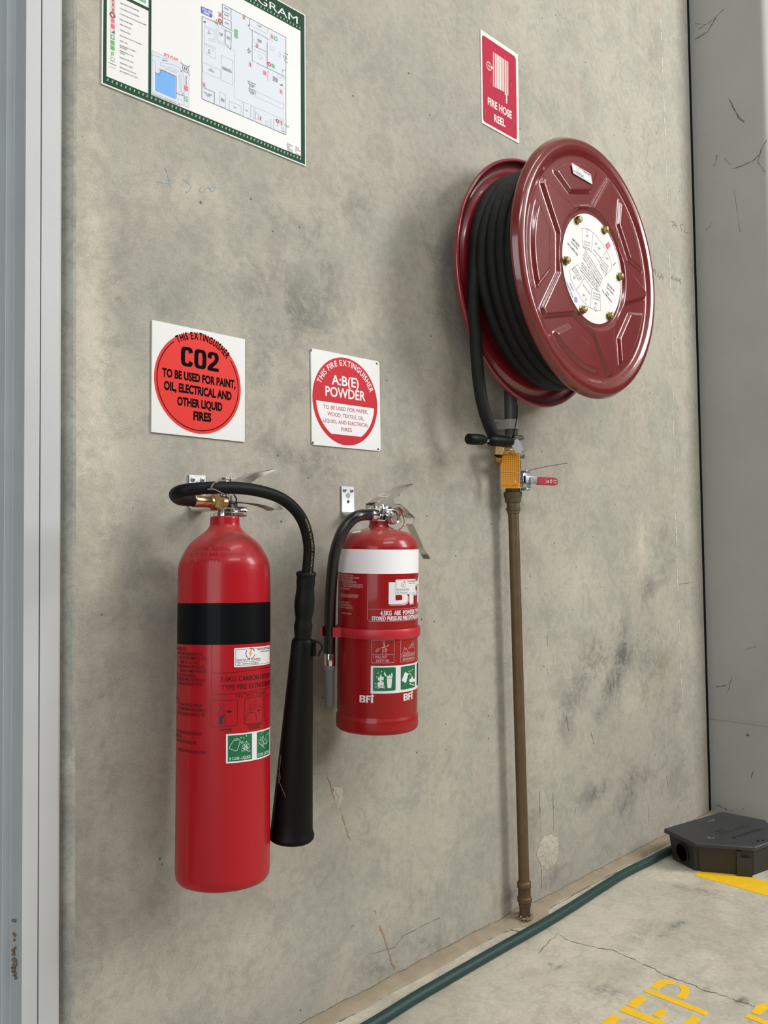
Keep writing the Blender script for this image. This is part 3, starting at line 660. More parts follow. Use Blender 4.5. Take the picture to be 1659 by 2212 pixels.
# ================================================================== SIGNS ON THE WALL
class Sign:
    """a flat plate on the wall: lower-left corner (x, z), size, turn in the wall plane"""
    def __init__(s, x, z, wd, ht, rot, t):
        s.x, s.z, s.w, s.h, s.rot, s.t = x, z, wd, ht, rot, t
    def uv(s, px, py):
        p = at_y(px, py, -s.t); dx, dz = p.x-s.x, p.z-s.z; c, n = math.cos(s.rot), math.sin(s.rot)
        return (dx*c+dz*n, -dx*n+dz*c)
    def make(s, name, label, cat, m, corner=0.0, gap=0.0005):
        s.root = thing(name, label, cat, (s.x, 0, s.z), (0, -s.rot, 0)); bm = bmesh.new(); r = corner
        if r > 0:
            pl = []
            for (cx, cy, a0) in ((s.w-r, r, -90), (s.w-r, s.h-r, 0), (r, s.h-r, 90), (r, r, 180)):
                pl += [(cx+r*math.cos(math.radians(a0+k*18)), cy+r*math.sin(math.radians(a0+k*18))) for k in range(6)]
        else: pl = [(0, 0), (s.w, 0), (s.w, s.h), (0, s.h)]
        Mx = Matrix(((1, 0, 0, 0), (0, 0, -1, 0), (0, 1, 0, 0), (0, 0, 0, 1)))
        add_prism(bm, pl, gap, s.t, Mx)
        s.plate = obj('plate', bm, m, s.root, False)
    def map(s, lift=0.0): return lambda v: Vector((v.x, -(s.t+lift+v.z), v.y))
    def art(s, c=None): return Art((lambda x, y: s.uv(*c(x, y))) if c else s.uv)
DZ = -0.165
# ---- CO2 sign
cS = zc(310, 680, 1659/530)
sg = Sign(0.7222, 1.2341+DZ, 0.1846, 0.1843, -0.0097, 0.0035); sg.make('extinguisher_sign', 'square white sign with an orange-red disc reading CO2 above the tall extinguisher', 'sign', M_WHITE)
a = sg.art(cS); l_, r_, t_, b_ = sg.uv(*cS(65, 420)), sg.uv(*cS(662, 520)), sg.uv(*cS(330, 123)), sg.uv(*cS(415, 803))
c0 = ((l_[0]+r_[0])/2, (t_[1]+b_[1])/2); R0 = ((r_[0]-l_[0])+(t_[1]-b_[1]))/4
a.disc_uv(c0, R0, M_CO2RED, 1); a.build('red_disc', sg.map(), sg.root)
a = sg.art(cS); a.disc_uv(c0, R0*0.945, M_BLACK_PRINT, 2, R0*0.928, 128, 360+38)
a.arc_text('THIS EXTINGUISHER', c0, R0*0.875, math.radians(124), math.radians(42), R0*0.135, M_BLACK_PRINT, 2, 0.035)
B_, Q_, T_ = [Vector(sg.uv(*cS(*q))) for q in ((252, 343), (508, 388), (252, 212))]; gx_ = Q_-B_; gy_ = Vector((-gx_.y, gx_.x)).normalized()*(T_-B_).length*1.02
def heavy(f0, f1, a0, a1, st=.105):   # one heavy condensed glyph bowl, as a band between two rounded outlines
    G = lambda x, y: tuple(B_+gx_*(f0+(f1-f0)*x)+gy_*y)
    sup = lambda c: math.copysign(abs(c)**.55, c); ww = st/(f1-f0); hh = .17; A = [math.radians(a0+(a1-a0)*i/48) for i in range(49)]
    O = lambda t: G(.5+.5*sup(math.cos(t)), .5+.5*sup(math.sin(t))); I = lambda t: G(.5+(.5-ww)*sup(math.cos(t)), .5+(.5-hh)*sup(math.sin(t)))
    for t, q in zip(A, A[1:]): a.poly_uv([O(t), O(q), I(q), I(t)], M_BLACK_PRINT, 2)
heavy(0, .315, 18, 342); heavy(.345, .665, 0, 360)
def two(f0, f1):
    G = lambda x, y: tuple(B_+gx_*(f0+(f1-f0)*x)+gy_*y)
    up_ = [(0, .66), (.04, .86), (.18, .97), (.5, 1), (.82, .97), (.97, .86), (1, .70), (.95, .54), (.80, .40), (.55, .24), (.46, .17), (1, .17), (1, 0), (0, 0), (.02, .16), (.12, .27), (.50, .50), (.62, .60), (.64, .72), (.60, .82), (.50, .84), (.40, .81), (.36, .72), (.36, .62)]
    a.poly_uv([G(x, y) for x, y in up_], M_BLACK_PRINT, 2)
two(.695, 1.0)
for s_, b1, b2, tl in (('TO BE USED FOR PAINT,', (125, 413), (622, 497), (125, 360)), ('OIL, ELECTRICAL AND', (137, 503), (595, 577), (137, 448)), ('OTHER LIQUID', (227, 608), (532, 650), (227, 555)), ('FIRES', (337, 710), (458, 723), (337, 655))):
    a.text(s_, b1, b2, tl, M_BLACK_PRINT, 2, 0.045)
a.build('lettering', sg.map(), sg.root)
# ---- powder sign
sg = Sign(1.0638, 1.2395+DZ, 0.185, 0.1856, 0.0039, 0.003); sg.make('extinguisher_sign', 'square white sign with a crimson disc reading A:B(E) POWDER above the shorter extinguisher', 'sign', M_WHITE, 0.006)
l_, r_, t_, b_ = sg.uv(*cS(1141, 520)), sg.uv(*cS(1580, 600)), sg.uv(*cS(1330, 285)), sg.uv(*cS(1400, 886))
c0 = ((l_[0]+r_[0])/2, (t_[1]+b_[1])/2); R0 = ((r_[0]-l_[0])+(t_[1]-b_[1]))/4
a = sg.art(cS); a.disc_uv(c0, R0, M_ABERED, 1); a.build('red_disc', sg.map(), sg.root)
a = sg.art(cS); v1, v0 = sg.uv(*cS(1362, 606))[1]-c0[1], sg.uv(*cS(1375, 815))[1]-c0[1]; Ri = R0*0.895
pl = []
for t in np.linspace(math.asin(v0/Ri), math.asin(v1/Ri), 14): pl.append((c0[0]+Ri*math.cos(t), c0[1]+Ri*math.sin(t)))
for t in np.linspace(math.pi-math.asin(v1/Ri), math.pi-math.asin(v0/Ri), 14): pl.append((c0[0]+Ri*math.cos(t), c0[1]+Ri*math.sin(t)))
a.poly_uv(pl, M_WHITE_P, 2); a.build('white_panel', sg.map(), sg.root)
a = sg.art(cS); a.arc_text('THIS FIRE EXTINGUISHER', c0, R0*0.815, math.radians(158), math.radians(20), R0*0.125, M_WHITE_P, 2, 0.018)
a.text('A:B(E)', (1272, 468), (1455, 495), (1272, 405), M_WHITE_P, 2, 0.02); a.text('POWDER', (1230, 546), (1500, 583), (1230, 482), M_WHITE_P, 2, 0.02)
for s_, b1, b2, tl in (('TO BE USED FOR PAPER,', (1215, 633), (1516, 671), (1215, 607)), ('WOOD, TEXTILE, OIL,', (1243, 680), (1493, 715), (1243, 655)), ('LIQUID, AND ELECTRICAL', (1216, 725), (1520, 760), (1216, 701)), ('FIRES', (1338, 787), (1408, 792), (1338, 762))):
    a.text(s_, b1, b2, tl, M_ICOND, 3, 0.012)
a.build('lettering', sg.map(), sg.root)
for q in ((1133, 240), (1577, 330), (1145, 864), (1586, 908)):
    u = sg.uv(*cS(*q)); bm = bmesh.new(); add_lathe(bm, [(0.0022, 0), (0.0020, 0.0008), (0.0, 0.0011)], 16, Matrix.Translation((u[0], -sg.t, u[1])) @ Matrix.Rotation(math.radians(90), 4, 'X'))
    obj('rivet', bm, M_DKLINE, sg.root)
# ---- hose reel sign
cR = zc(960, 40, 3.6065)
sg = Sign(1.6055, 2.0534+DZ, 0.1507, 0.2300, -0.0059, 0.002); sg.make('hose_reel_sign', 'faded red and white fire hose reel sign high on the wall above the reel', 'sign', M_WHITE_W)
q = [sg.uv(*cR(x, y)) for x, y in ((297, 797), (562, 945), (560, 305), (296, 124))]
x0, x1 = (q[0][0]+q[3][0])/2, (q[1][0]+q[2][0])/2; y0, y1 = (q[0][1]+q[1][1])/2, (q[2][1]+q[3][1])/2; r = 0.008; pl = []
for (cx, cy, a0) in ((x1-r, y0+r, -90), (x1-r, y1-r, 0), (x0+r, y1-r, 90), (x0+r, y0+r, 180)):
    pl += [(cx+r*math.cos(math.radians(a0+k*18)), cy+r*math.sin(math.radians(a0+k*18))) for k in range(6)]
a = sg.art(cR); a.poly_uv(pl, M_REELRED, 1)
for _ in range(26):
    u, v = random.uniform(x0+.01, x1-.01), random.uniform(y0+.01, y1-.01); a.line_uv([(u, v), (u+random.uniform(-.002, .002), v+random.uniform(.002, .014))], random.uniform(.0003, .0008), mat('scuff', 'c9707c', 0.6), 2)
a.build('red_panel', sg.map(), sg.root)
a = sg.art(cR); a.text('FIRE HOSE', (337, 668), (524, 782), (338, 613), M_WHITE_W, 3, 0.03); a.text('REEL', (388, 801), (475, 846), (388, 747), M_WHITE_W, 3, 0.03); a.build('lettering', sg.map(), sg.root)
a = sg.art(cR)
a.line([(383, 262), (383, 530)], .0022, M_WHITE_W, 3); a.line([(378, 266), (378, 525)], .0008, M_WHITE_W, 3)
for k in range(8):
    f = k/7; x = 397+f*90; yt = 277+f*60; yb_ = 533+f*46
    if k >= 6: yb_ = 596 if k == 7 else 592
    a.line([(x, yt), (x, yb_)], .0042, M_WHITE_W, 3)
a.line([(496, 338), (496, 600)], .001, M_WHITE_W, 3)
a.line([(484, 590), (484, 622)], .0036, M_WHITE_W, 3); a.poly([(477, 624), (492, 634), (486, 646), (489, 664), (478, 660), (482, 646)], M_WHITE_W, 3)
u = sg.uv(*cR(347, 371)); a.disc_uv(u, .0105, M_WHITE_W, 3, .0088, 0, 360, 40); a.line_uv([(u[0]-.010, u[1]), (u[0]+.010, u[1])], .0012, M_WHITE_W, 3); a.line_uv([(u[0], u[1]-.010), (u[0], u[1]+.010)], .0012, M_WHITE_W, 3)
a.line([(364, 380), (382, 389)], .0036, M_WHITE_W, 3); a.build('pictogram', sg.map(), sg.root)

# ---- evacuation diagram
cP = zc(200, 0, 1659/480); cL = zc(200, 0, 1659/240); cM = zc(420, 0, 1659/240); cN = zc(420, 170, 1659/240)
sg = Sign(0.6354, 1.7791+DZ, 0.4192, 0.2988, -0.0057, 0.003); sg.make('evacuation_diagram', 'white and green evacuation diagram board at the top left of the wall', 'sign', M_WHITE)
W_, H_ = sg.w, sg.h; bt = sg.uv(*cP(300, 690))[1]
ui = sg.uv(*cL(210, 600))[0]; ur = sg.uv(*cM(1585, 700))[0]; vb = sg.uv(*cL(210, 1140))[1]; vt = sg.uv(*cM(1582, 462))[1]; e_ = 0.0022
a = sg.art(); G = M_GREEN
a.poly_uv([(e_, e_), (W_-e_, e_), (W_-e_, vb), (e_, vb)], G, 1); a.poly_uv([(e_, vt), (W_-e_, vt), (W_-e_, H_-e_), (e_, H_-e_)], G, 1)
a.poly_uv([(e_, vb), (ui, vb), (ui, vt), (e_, vt)], G, 1); a.poly_uv([(ur, vb), (W_-e_, vb), (W_-e_, vt), (ur, vt)], G, 1)
ud = sg.uv(*cL(855, 700))[0]; a.line_uv([(ud, vb), (ud, vt)], .0052, G, 1); vd0 = sg.uv(*cL(690, 70))[1]
a.line_uv([(ui, vd0), (ud, vd0)], .0052, G, 1)
n = 52
for v_, sl in ((vb-.0050, 1), (vt+.0052, 1)):
    for k in range(n):
        u_ = ui+.002+(ur-ui-.004)*k/(n-1); a.poly_uv([(u_-.0016, v_-.0022), (u_+.0010, v_-.0022), (u_+.0022, v_+.0022), (u_-.0004, v_+.0022)], M_LTGREEN, 2)
a.build('green_border', sg.map(), sg.root)
a = sg.art(cM); tb = sg.uv(*cM(1480, 340)); tm = sg.uv(*cM(1040, 130)); cap = sg.uv(*cM(1530, 250))[1]-sg.uv(*cM(1530, 355))[1]
vb_t = sg.uv(*cM(1535, 357))[1]; u_end = sg.uv(*cM(1540, 357))[0]; u_A = sg.uv(*cM(870, 0))[0]
gw = (u_end-u_A)/4.05
a.text_uv('EVACUATION DIAGRAM', (u_end-gw*4.05*3.66, vb_t), (u_end, vb_t), cap, M_WHITE_P, 2, 0.0); a.build('title_lettering', sg.map(), sg.root)
# legend column
a = sg.art(cL)
icons = [(302, -8, M_ICOND), (302, 68, M_ICOND), (302, 148, M_ICOND), (300, 228, M_ICOND), (300, 312, M_ICONR), (300, 392, M_ICONR), (300, 474, None), (298, 556, M_ICONG), (298, 638, M_ICONG), (298, 716, M_ICONG), (298, 802, None), (298, 884, M_ICONG)]
def box_px(x, y, hw, hh, sl=0.46): return [(x-hw, y-hh-sl*hw), (x+hw, y-hh+sl*hw), (x+hw, y+hh+sl*hw), (x-hw, y+hh-sl*hw)]
for i, (x, y, m_) in enumerate(icons):
    if i: a.build('legend_symbol', sg.map(), sg.root)
    a = sg.art(cL)
    if i < 3: a.line(box_px(x, y, 28, 34), .0004, M_ICONR, 2, True); a.poly(box_px(x+2, y+4, 12, 22), m_, 2); a.poly(box_px(x-2, y-20, 8, 4), m_, 2)
    elif i == 3: a.disc_uv(sg.uv(*cL(x-4, y-2)), .0052, m_, 2, .0022, 0, 360, 24); a.poly(box_px(x+22, y+20, 8, 10), m_, 2)
    elif i == 6: a.line(box_px(x, y, 30, 32), .0005, M_GREYLINE, 2, True); a.poly([(x-25, y+4), (x+25, y-10), (x+25, y+30)], M_DKLINE, 2)
    elif i == 10: a.poly(box_px(x-18, y, 5, 30), M_ICONG, 2); a.poly(box_px(x+12, y, 5, 30), M_ICONG, 2); a.poly(box_px(x-2, y-20, 8, 5), M_ICONG, 2); a.poly(box_px(x-2, y+10, 8, 5), M_ICONG, 2)
    else: a.poly(box_px(x, y, 30, 33), m_, 2)
    if i == 7: a.poly(box_px(x, y, 20, 7), M_WHITE_P, 3); a.poly(box_px(x, y, 7, 20), M_WHITE_P, 3)
    if i in (8, 9): a.poly(box_px(x-2, y, 8, 4), M_LTGREEN, 3); a.poly(box_px(x-14, y-8, 3, 8), M_LTGREEN, 3)
    if i == 11:
        for d1, d2 in ((-1, -1), (1, -1), (-1, 1), (1, 1)): a.line([(x+d1*24, y+d2*22+d1*11), (x+d1*9, y+d2*8+d1*4)], .0016, M_WHITE_P, 3)
        a.disc_uv(sg.uv(*cL(x, y)), .0022, M_WHITE_P, 3)
    if i == 4: a.disc_uv(sg.uv(*cL(x, y)), .0040, M_WHITE_P, 3, .0034, 0, 360, 20)
a.build('legend_symbol', sg.map(), sg.root); a = sg.art(cL); a.line([(247, 935), (350, 980)], .0009, M_DKLINE, 2); a.build('legend_line', sg.map(), sg.root); a = sg.art(cL); a.dash([(247, 988), (350, 1030)], .0008, M_GREYLINE, .0012, 2)
a.poly(box_px(745, 0, 50, 28), M_ICONG, 2); a.line([(690, -20), (800, 25)], .0008, M_WHITE_P, 3)
a.build('legend_line', sg.map(), sg.root)
a = sg.art(cL)
for s_, x1_, y1_, x2_, y2_ in (('ABE FIRE EXTINGUISHER', 408, 52, 695, 178), ('CO2 FIRE EXTINGUISHER', 408, 132, 695, 260), ('F-500/LITHIUM-IONS EXTINGUISHER', 408, 214, 805, 390), ('FIRE HOSE REEL', 408, 296, 602, 380), ('FIRE HYDRANT', 408, 372, 580, 445), ('FIRE BLANKET', 408, 453, 574, 526), ('ELECTRICAL SWITCHBOARD', 408, 538, 732, 676), ('FIRST AID', 408, 617, 520, 664), ('EMERGENCY SAFETY', 408, 684, 652, 788), ('SHOWER', 408, 712, 512, 756), ('EMERGENCY EYE', 408, 766, 608, 852), ('WASH', 408, 796, 478, 824), ('DESIGNATED EXIT', 406, 864, 614, 950), ('ASSEMBLY AREA', 406, 944, 602, 1026), ('PRIMARY EXIT PATH', 406, 1012, 640, 1112), ('SECONDARY EXIT PATH', 406, 1068, 682, 1180)):
    a.text(s_, (x1_, y1_), (x2_, y2_), (x1_, y1_-20), M_DKLINE, 2, 0.0)
a.build('legend_lettering', sg.map(), sg.root)
# site plan
a = sg.art(cL)
a.poly([(888, 755), (1440, 1005), (1438, 1608), (885, 1375)], M_PLANBG, 2); a.line([(888, 755), (1440, 1005), (1438, 1608), (885, 1375)], .0004, M_GREYLINE, 3, True)
a.poly([(933, 1085), (1000, 1113), (1018, 1036), (1240, 1140), (1240, 1485), (933, 1355)], M_BLUE, 3)
for L in ([(890, 825), (1090, 875), (1135, 885)], [(890, 900), (915, 915), (938, 950), (940, 1090)], [(1014, 935), (1200, 965), (1290, 1010), (1350, 1090), (1365, 1180), (1365, 1560)], [(1014, 935), (1014, 980), (1200, 1020), (1290, 1065), (1330, 1150), (1332, 1380)]):
    a.line(L, .0005, M_GREYLINE, 3)
a.dash([(985, 1105), (988, 1028), (1014, 1040)], .0006, M_DKLINE, .0010, 4); a.dash([(1024, 1040), (1250, 1146), (1250, 1470)], .0008, M_DKLINE, .0010, 4); a.line([(933, 1085), (1000, 1113), (1018, 1036), (1240, 1140)], .0008, M_DKLINE, 4)
for k in range(14): a.line([(1075+k*13, 1010+k*4), (1085+k*13, 1036+k*5)], .0003, M_GREYLINE, 3)
for k in range(16): a.line([(1285, 1120+k*17), (1318, 1136+k*17)], .0003, M_GREYLINE, 3)
a.dash([(1250, 1390), (1350, 1432), (1340, 1380)], .0010, M_DKLINE, .0012, 4)
for k in range(4): a.line([(1262+k*22, 1460+k*8), (1262+k*22, 1500+k*8)], .0003, M_GREYLINE, 3)
a.poly(box_px(1396, 1320, 28, 36, .42), M_ICONR, 4); a.poly(box_px(1396, 1478, 28, 36, .42), M_ICONG, 4); a.line([(1362, 1400), (1380, 1420)], .0003, M_GREYLINE, 4); a.line([(1352, 1390), (1390, 1355)], .0003, M_GREYLINE, 4)
for d1, d2 in ((-1, -1), (1, -1), (-1, 1), (1, 1)): a.line([(1396+d1*22, 1478+d2*22+d1*9), (1396+d1*7, 1478+d2*7+d1*3)], .0014, M_WHITE_P, 5)
u = sg.uv(*cL(1384, 1026)); a.disc_uv(u, .0062, M_DKLINE, 4, .0054, 0, 360, 30)
for d1, d2 in ((-1, -1), (1, -1), (-1, 1), (1, 1)): a.line_uv([(u[0]+d1*.0045, u[1]+d2*.0045), (u[0]+d1*.0088, u[1]+d2*.0088)], .0008, M_DKLINE, 4)
a.text_uv('N', (u[0]-.0025, u[1]-.0026), (u[0]+.0025, u[1]-.0026), .0052, M_DKLINE, 4, .02)
a.text('ALIEN ROAD', (1034, 905), (1120, 922), (1034, 888), M_DKLINE, 4, .01); a.text('SITE PLAN', (1064, 826), (1276, 912), (1064, 788), M_ICONR, 4, .01)
a.text('HARVER STREET', (1404, 1275), (1404, 1138), (1388, 1275), M_DKLINE, 4, .01)
a.text('Created by www.firstaidplans.com', (880, 1408), (1306, 1580), (880, 1390), M_DKLINE, 4, .01)
a.build('site_plan', sg.map(), sg.root)
# floor plan
a = sg.art(cM)
bl_, br_ = sg.uv(*cN(110, 300)), sg.uv(*cN(1366, 838)); pb = [(415, 62), (1365, 560), None]
poly = [sg.uv(*cM(112, 245)), sg.uv(*cM(375, 362)), sg.uv(*cM(420, 385)), sg.uv(*cM(415, 62)), sg.uv(*cM(1365, 560)), br_, bl_]
a.poly_uv(poly, M_PLANBG, 2); a.line_uv(poly, .0009, M_DKLINE, 3, True)
def LN(L, wd=.0004, m_=M_GREYLINE, cl=False): a.line_uv([sg.uv(*cM(*p)) for p in L], wd, m_, 3, cl)
def LB(L, wd=.0004, m_=M_GREYLINE, cl=False): a.line_uv([sg.uv(*cN(*p)) for p in L], wd, m_, 3, cl)
LN([(415, 165), (545, 222)], .0007, M_DKLINE); LN([(417, 262), (548, 322)], .0007, M_DKLINE); LN([(545, 125), (545, 200)], .0009, M_DKLINE); LN([(545, 220), (546, 300)], .0009, M_DKLINE); LN([(548, 325), (548, 440)], .0009, M_DKLINE); LN([(420, 385), (575, 468)], .0009, M_DKLINE)
LN([(825, 275), (825, 385), (800, 370), (825, 435), (862, 455)], .0009, M_DKLINE); LN([(862, 455), (860, 560), (885, 600)], .0009, M_DKLINE); LN([(862, 590), (860, 910), (895, 920)], .0009, M_DKLINE); LN([(862, 455), (1088, 575), (1088, 600)], .0008, M_DKLINE); LN([(1085, 630), (1085, 1025)], .001, M_DKLINE); LN([(895, 690), (1085, 780)], .0008, M_DKLINE); LN([(920, 938), (1330, 1135), (1350, 1175)], .0008, M_DKLINE)
LN([(1365, 560), (1365, 800), (1340, 795)], .0009, M_DKLINE); LN([(1345, 795), (1395, 820)], .0008, M_DKLINE); LN([(1345, 885), (1345, 910), (1395, 940)], .0008, M_DKLINE); LN([(1312, 1085), (1315, 1040), (1365, 1062)], .0007, M_DKLINE)
for L in ([(830, 378), (1085, 508), (1088, 415)], [(147, 385), (310, 450), (308, 635), (215, 595), (215, 570), (290, 600), (290, 470), (165, 410)], [(147, 385), (145, 640), (310, 715), (310, 738), (147, 660), (145, 790), (308, 882), (310, 775), (220, 735), (220, 765)], [(352, 395), (445, 440), (443, 650), (350, 610)], [(402, 825), (572, 905), (570, 1290)], [(402, 825), (402, 1200), (570, 1270)], [(115, 925), (388, 1050), (385, 1185), (118, 1065)], [(885, 740), (1060, 815), (1075, 960)], [(960, 815), (1005, 838), (1005, 888), (960, 868)], [(1258, 775), (1285, 790), (1285, 855), (1258, 842)], [(1088, 1060), (1110, 1072), (1110, 1205), (1088, 1195)], [(1238, 1100), (1310, 1140), (1310, 1175), (1240, 1140)], [(1130, 690), (1185, 720), (1185, 765), (1130, 740)], [(1108, 580), (1140, 600), (1165, 600)]):
    LN(L, .0004, M_GREYLINE, len(L) == 4)
LN([(460, 450), (548, 490), (543, 745), (500, 690), (460, 660)], .0009, M_DKLINE, True)
a.dash([(295, 390), (330, 420), (335, 625), (520, 720), (598, 750)], .0005, M_GREYLINE, .0010, 3); a.dash([(598, 750), (598, 1240)], .0006, M_GREYLINE, .0008, 3)
a.dash([cN_ for cN_ in [(595, 1020+0)]], .0005, M_GREYLINE)
q = [sg.uv(*cN(*p)) for p in ((595, 0), (593, 290), (1330, 610), (1330, 680), (1350, 690))]
for p_, q_ in zip(q, q[1:]):
    Ln = math.hypot(q_[0]-p_[0], q_[1]-p_[1]); k_ = max(1, int(Ln/.0018))
    for i in range(k_): a.line_uv([(p_[0]+(q_[0]-p_[0])*i/k_, p_[1]+(q_[1]-p_[1])*i/k_), (p_[0]+(q_[0]-p_[0])*(i+.6)/k_, p_[1]+(q_[1]-p_[1])*(i+.6)/k_)], .0005, M_GREYLINE, 3)
LB([(145, 140), (297, 205), (295, 375)], .0009, M_DKLINE)
for L in ([(375, 200), (467, 240), (462, 440), (375, 405)], [(518, 333), (690, 408), (690, 545), (518, 470)], [(915, 190), (1335, 380), (1332, 460), (915, 270)], [(915, 505), (948, 520), (948, 610), (915, 600)], [(1062, 628), (1095, 642), (1095, 708), (1062, 694)], [(1128, 600), (1145, 608), (1145, 735), (1128, 728)]): LB(L, .0005, M_GREYLINE, True)
for L in ([(728, 350), (725, 555)], [(840, 400), (835, 610)], [(1178, 605), (1178, 755)], [(1178, 605), (1300, 655)], [(1305, 700), (1303, 805)], [(1328, 720), (1326, 815)], [(1303, 780), (1360, 800)]): LB(L, .0005, M_DKLINE)
for k in range(4): LB([(878, 435+k*52), (908, 448+k*52), (908, 485+k*52), (878, 472+k*52)], .0004, M_GREYLINE, True)
a.build('floor_plan', sg.map(), sg.root)
a = sg.art(cM)
def nxt():
    global a
    a.build('plan_symbol', sg.map(), sg.root); a = sg.art(cM)
def EXT(x, y, c=None, fr=True):
    U = (lambda L: [sg.uv(*(c or cM)(*p)) for p in L])
    if fr: a.line_uv(U(box_px(x, y, 22, 34)), .0003, M_ICONR, 4, True)
    a.poly_uv(U(box_px(x+1, y+5, 9, 22)), M_ICOND, 4); a.poly_uv(U(box_px(x-2, y-20, 6, 4)), M_ICOND, 4); nxt()
for p in ((738, 258), (1155, 545), (932, 678), (832, 962)): EXT(*p)
for p in ((140, 92), (980, 588), (1290, 192), (1296, 655)): EXT(p[0], p[1], cN)
EXT(382, 220); a.disc_uv(sg.uv(*cM(380, 316)), .0042, M_ICOND, 4, .0018, 0, 360, 20); a.line([(358, 170), (408, 195), (406, 362), (356, 340)], .0003, M_ICONR, 4, True); nxt()
a.disc_uv(sg.uv(*cM(1118, 960)), .0042, M_ICOND, 4, .0018, 0, 360, 20); nxt(); a.disc_uv(sg.uv(*cN(1238, 632)), .0042, M_ICOND, 4, .0018, 0, 360, 20); nxt()
a.poly(box_px(1048, 1092, 24, 30), M_ICONR, 4); nxt(); a.poly(box_px(1213, 578, 24, 30), M_ICONG, 4); a.poly(box_px(1213, 578, 16, 6), M_WHITE_P, 5); a.poly(box_px(1213, 578, 6, 16), M_WHITE_P, 5); nxt(); a.poly(box_px(1175, 988, 23, 28), M_ICONG, 4); nxt(); a.poly(box_px(620, 505, 26, 62), M_ICONG, 4); a.poly(box_px(612, 480, 4, 6), M_WHITE_P, 5); a.poly(box_px(620, 520, 6, 5), M_WHITE_P, 5); a.poly(box_px(620, 548, 6, 5), M_WHITE_P, 5); nxt()
for x, y in ((325, 345), (1350, 855)):
    for dx, dy in ((-22, -10), (0, 0), (16, 6)): a.line([(x+dx, y+dy-22), (x+dx+8, y+dy+22)], .0014, M_ICONG, 4)
    nxt()
a.line_uv([sg.uv(*cN(1352, 680)), sg.uv(*cN(1366, 715))], .0014, M_ICONG, 4); a.line_uv([sg.uv(*cN(1375, 690)), sg.uv(*cN(1388, 728))], .0014, M_ICONG, 4); a.poly_uv([sg.uv(*cN(1398, 705)), sg.uv(*cN(1416, 718)), sg.uv(*cN(1400, 724))], M_DKLINE, 4); nxt(); a.poly([(318, 300), (328, 285), (338, 308)], M_DKLINE, 4)
for (x, y), c in (((142, 330), cM), ((1290, 98), cN)): a.poly_uv([sg.uv(*c(x-22, y-4)), sg.uv(*c(x+22, y-18)), sg.uv(*c(x+22, y+16))], M_DKLINE, 4); nxt()
nxt() if a.v else None; a.poly([(97, 92), (265, 165), (263, 268), (98, 190)], M_NAVY, 4); a.text('YOU ARE', (108, 148), (258, 215), (108, 112), M_WHITE_P, 5, .02); a.text('HERE', (135, 200), (222, 240), (135, 166), M_WHITE_P, 5, .02); a.line([(264, 225), (288, 240), (292, 320)], .0003, M_GREYLINE, 4)
a.build('location_label', sg.map(), sg.root)
a = sg.art(cM)
def TX(s_, x1_, y1_, x2_, y2_, h=16, c=None): a.text_uv(s_, sg.uv(*(c or cM)(x1_, y1_)), sg.uv(*(c or cM)(x2_, y2_)), h*.000172*1.1, M_DKLINE, 4, 0.0)
for t in (('MEETING', 448, 132, 512, 160), ('FOUNDRY', 445, 228, 515, 258), ('STORE', 452, 350, 510, 374), ('PC', 208, 478, 226, 486), ('BAY 1', 200, 505, 242, 523), ('PC', 208, 768, 226, 776), ('BAY 2', 200, 795, 242, 815), ('PC GRIN', 366, 505, 424, 530), ('ROOM', 380, 532, 418, 548), ('WAITING', 474, 555, 528, 578), ('ROOM', 482, 582, 524, 600), ('TOILETS', 946, 392, 1000, 418), ('BUSINESS', 940, 600, 1004, 628), ('MEETING', 944, 628, 1000, 652), ('DE', 800, 740, 822, 750), ('STORAGE', 785, 758, 840, 782), ('AREA', 795, 790, 830, 806), ('MR', 243, 1043, 262, 1052), ('SIMULATION', 212, 1054, 296, 1092), ('MATERIALS TESTING', 415, 1014, 548, 1072), ('ENGINEERING AREA', 415, 1034, 558, 1098), ('MEETING &', 1170, 1160, 1246, 1194), ('TRAINING', 1168, 1182, 1248, 1218), ('UPSTAIRS', 1162, 1204, 1240, 1240)): TX(*t)
for t in (('WORK AREA WITH', 792, 48, 912, 100), ('MOVEABLE', 800, 84, 905, 128), ('BENCHES', 820, 118, 880, 142), ('WORK AREA WITH', 804, 152, 908, 198), ('MOVEABLE', 808, 186, 905, 228), ('BENCHES', 830, 222, 888, 248), ('TOOL CABINET', 140, 218, 262, 268), ('ROOM', 180, 262, 226, 282), ('SURFACE', 388, 306, 448, 332), ('GRINDER', 390, 334, 448, 358), ('LATHE', 582, 436, 622, 452), ('MILL', 768, 484, 796, 496), ('PLC', 1228, 706, 1250, 716)): TX(*t, c=cN)
for s1, s2, y in (('Drawing', ': QF-03', 980), ('Date', ': 03 04 25', 1012), ('Revision', ': A', 1044), ('Valid until', ': 03 04 31', 1076)):
    TX(s1, 1384, y, 1384+(82 if len(s1) > 5 else 44), y+(36 if len(s1) > 5 else 18), 18, cN); TX(s2, 1498, y+50, 1498+(84 if len(s2) > 7 else 62 if len(s2) > 4 else 22), y+50+(36 if len(s2) > 7 else 26 if len(s2) > 4 else 8), 18, cN)
a.build('plan_lettering', sg.map(), sg.root)

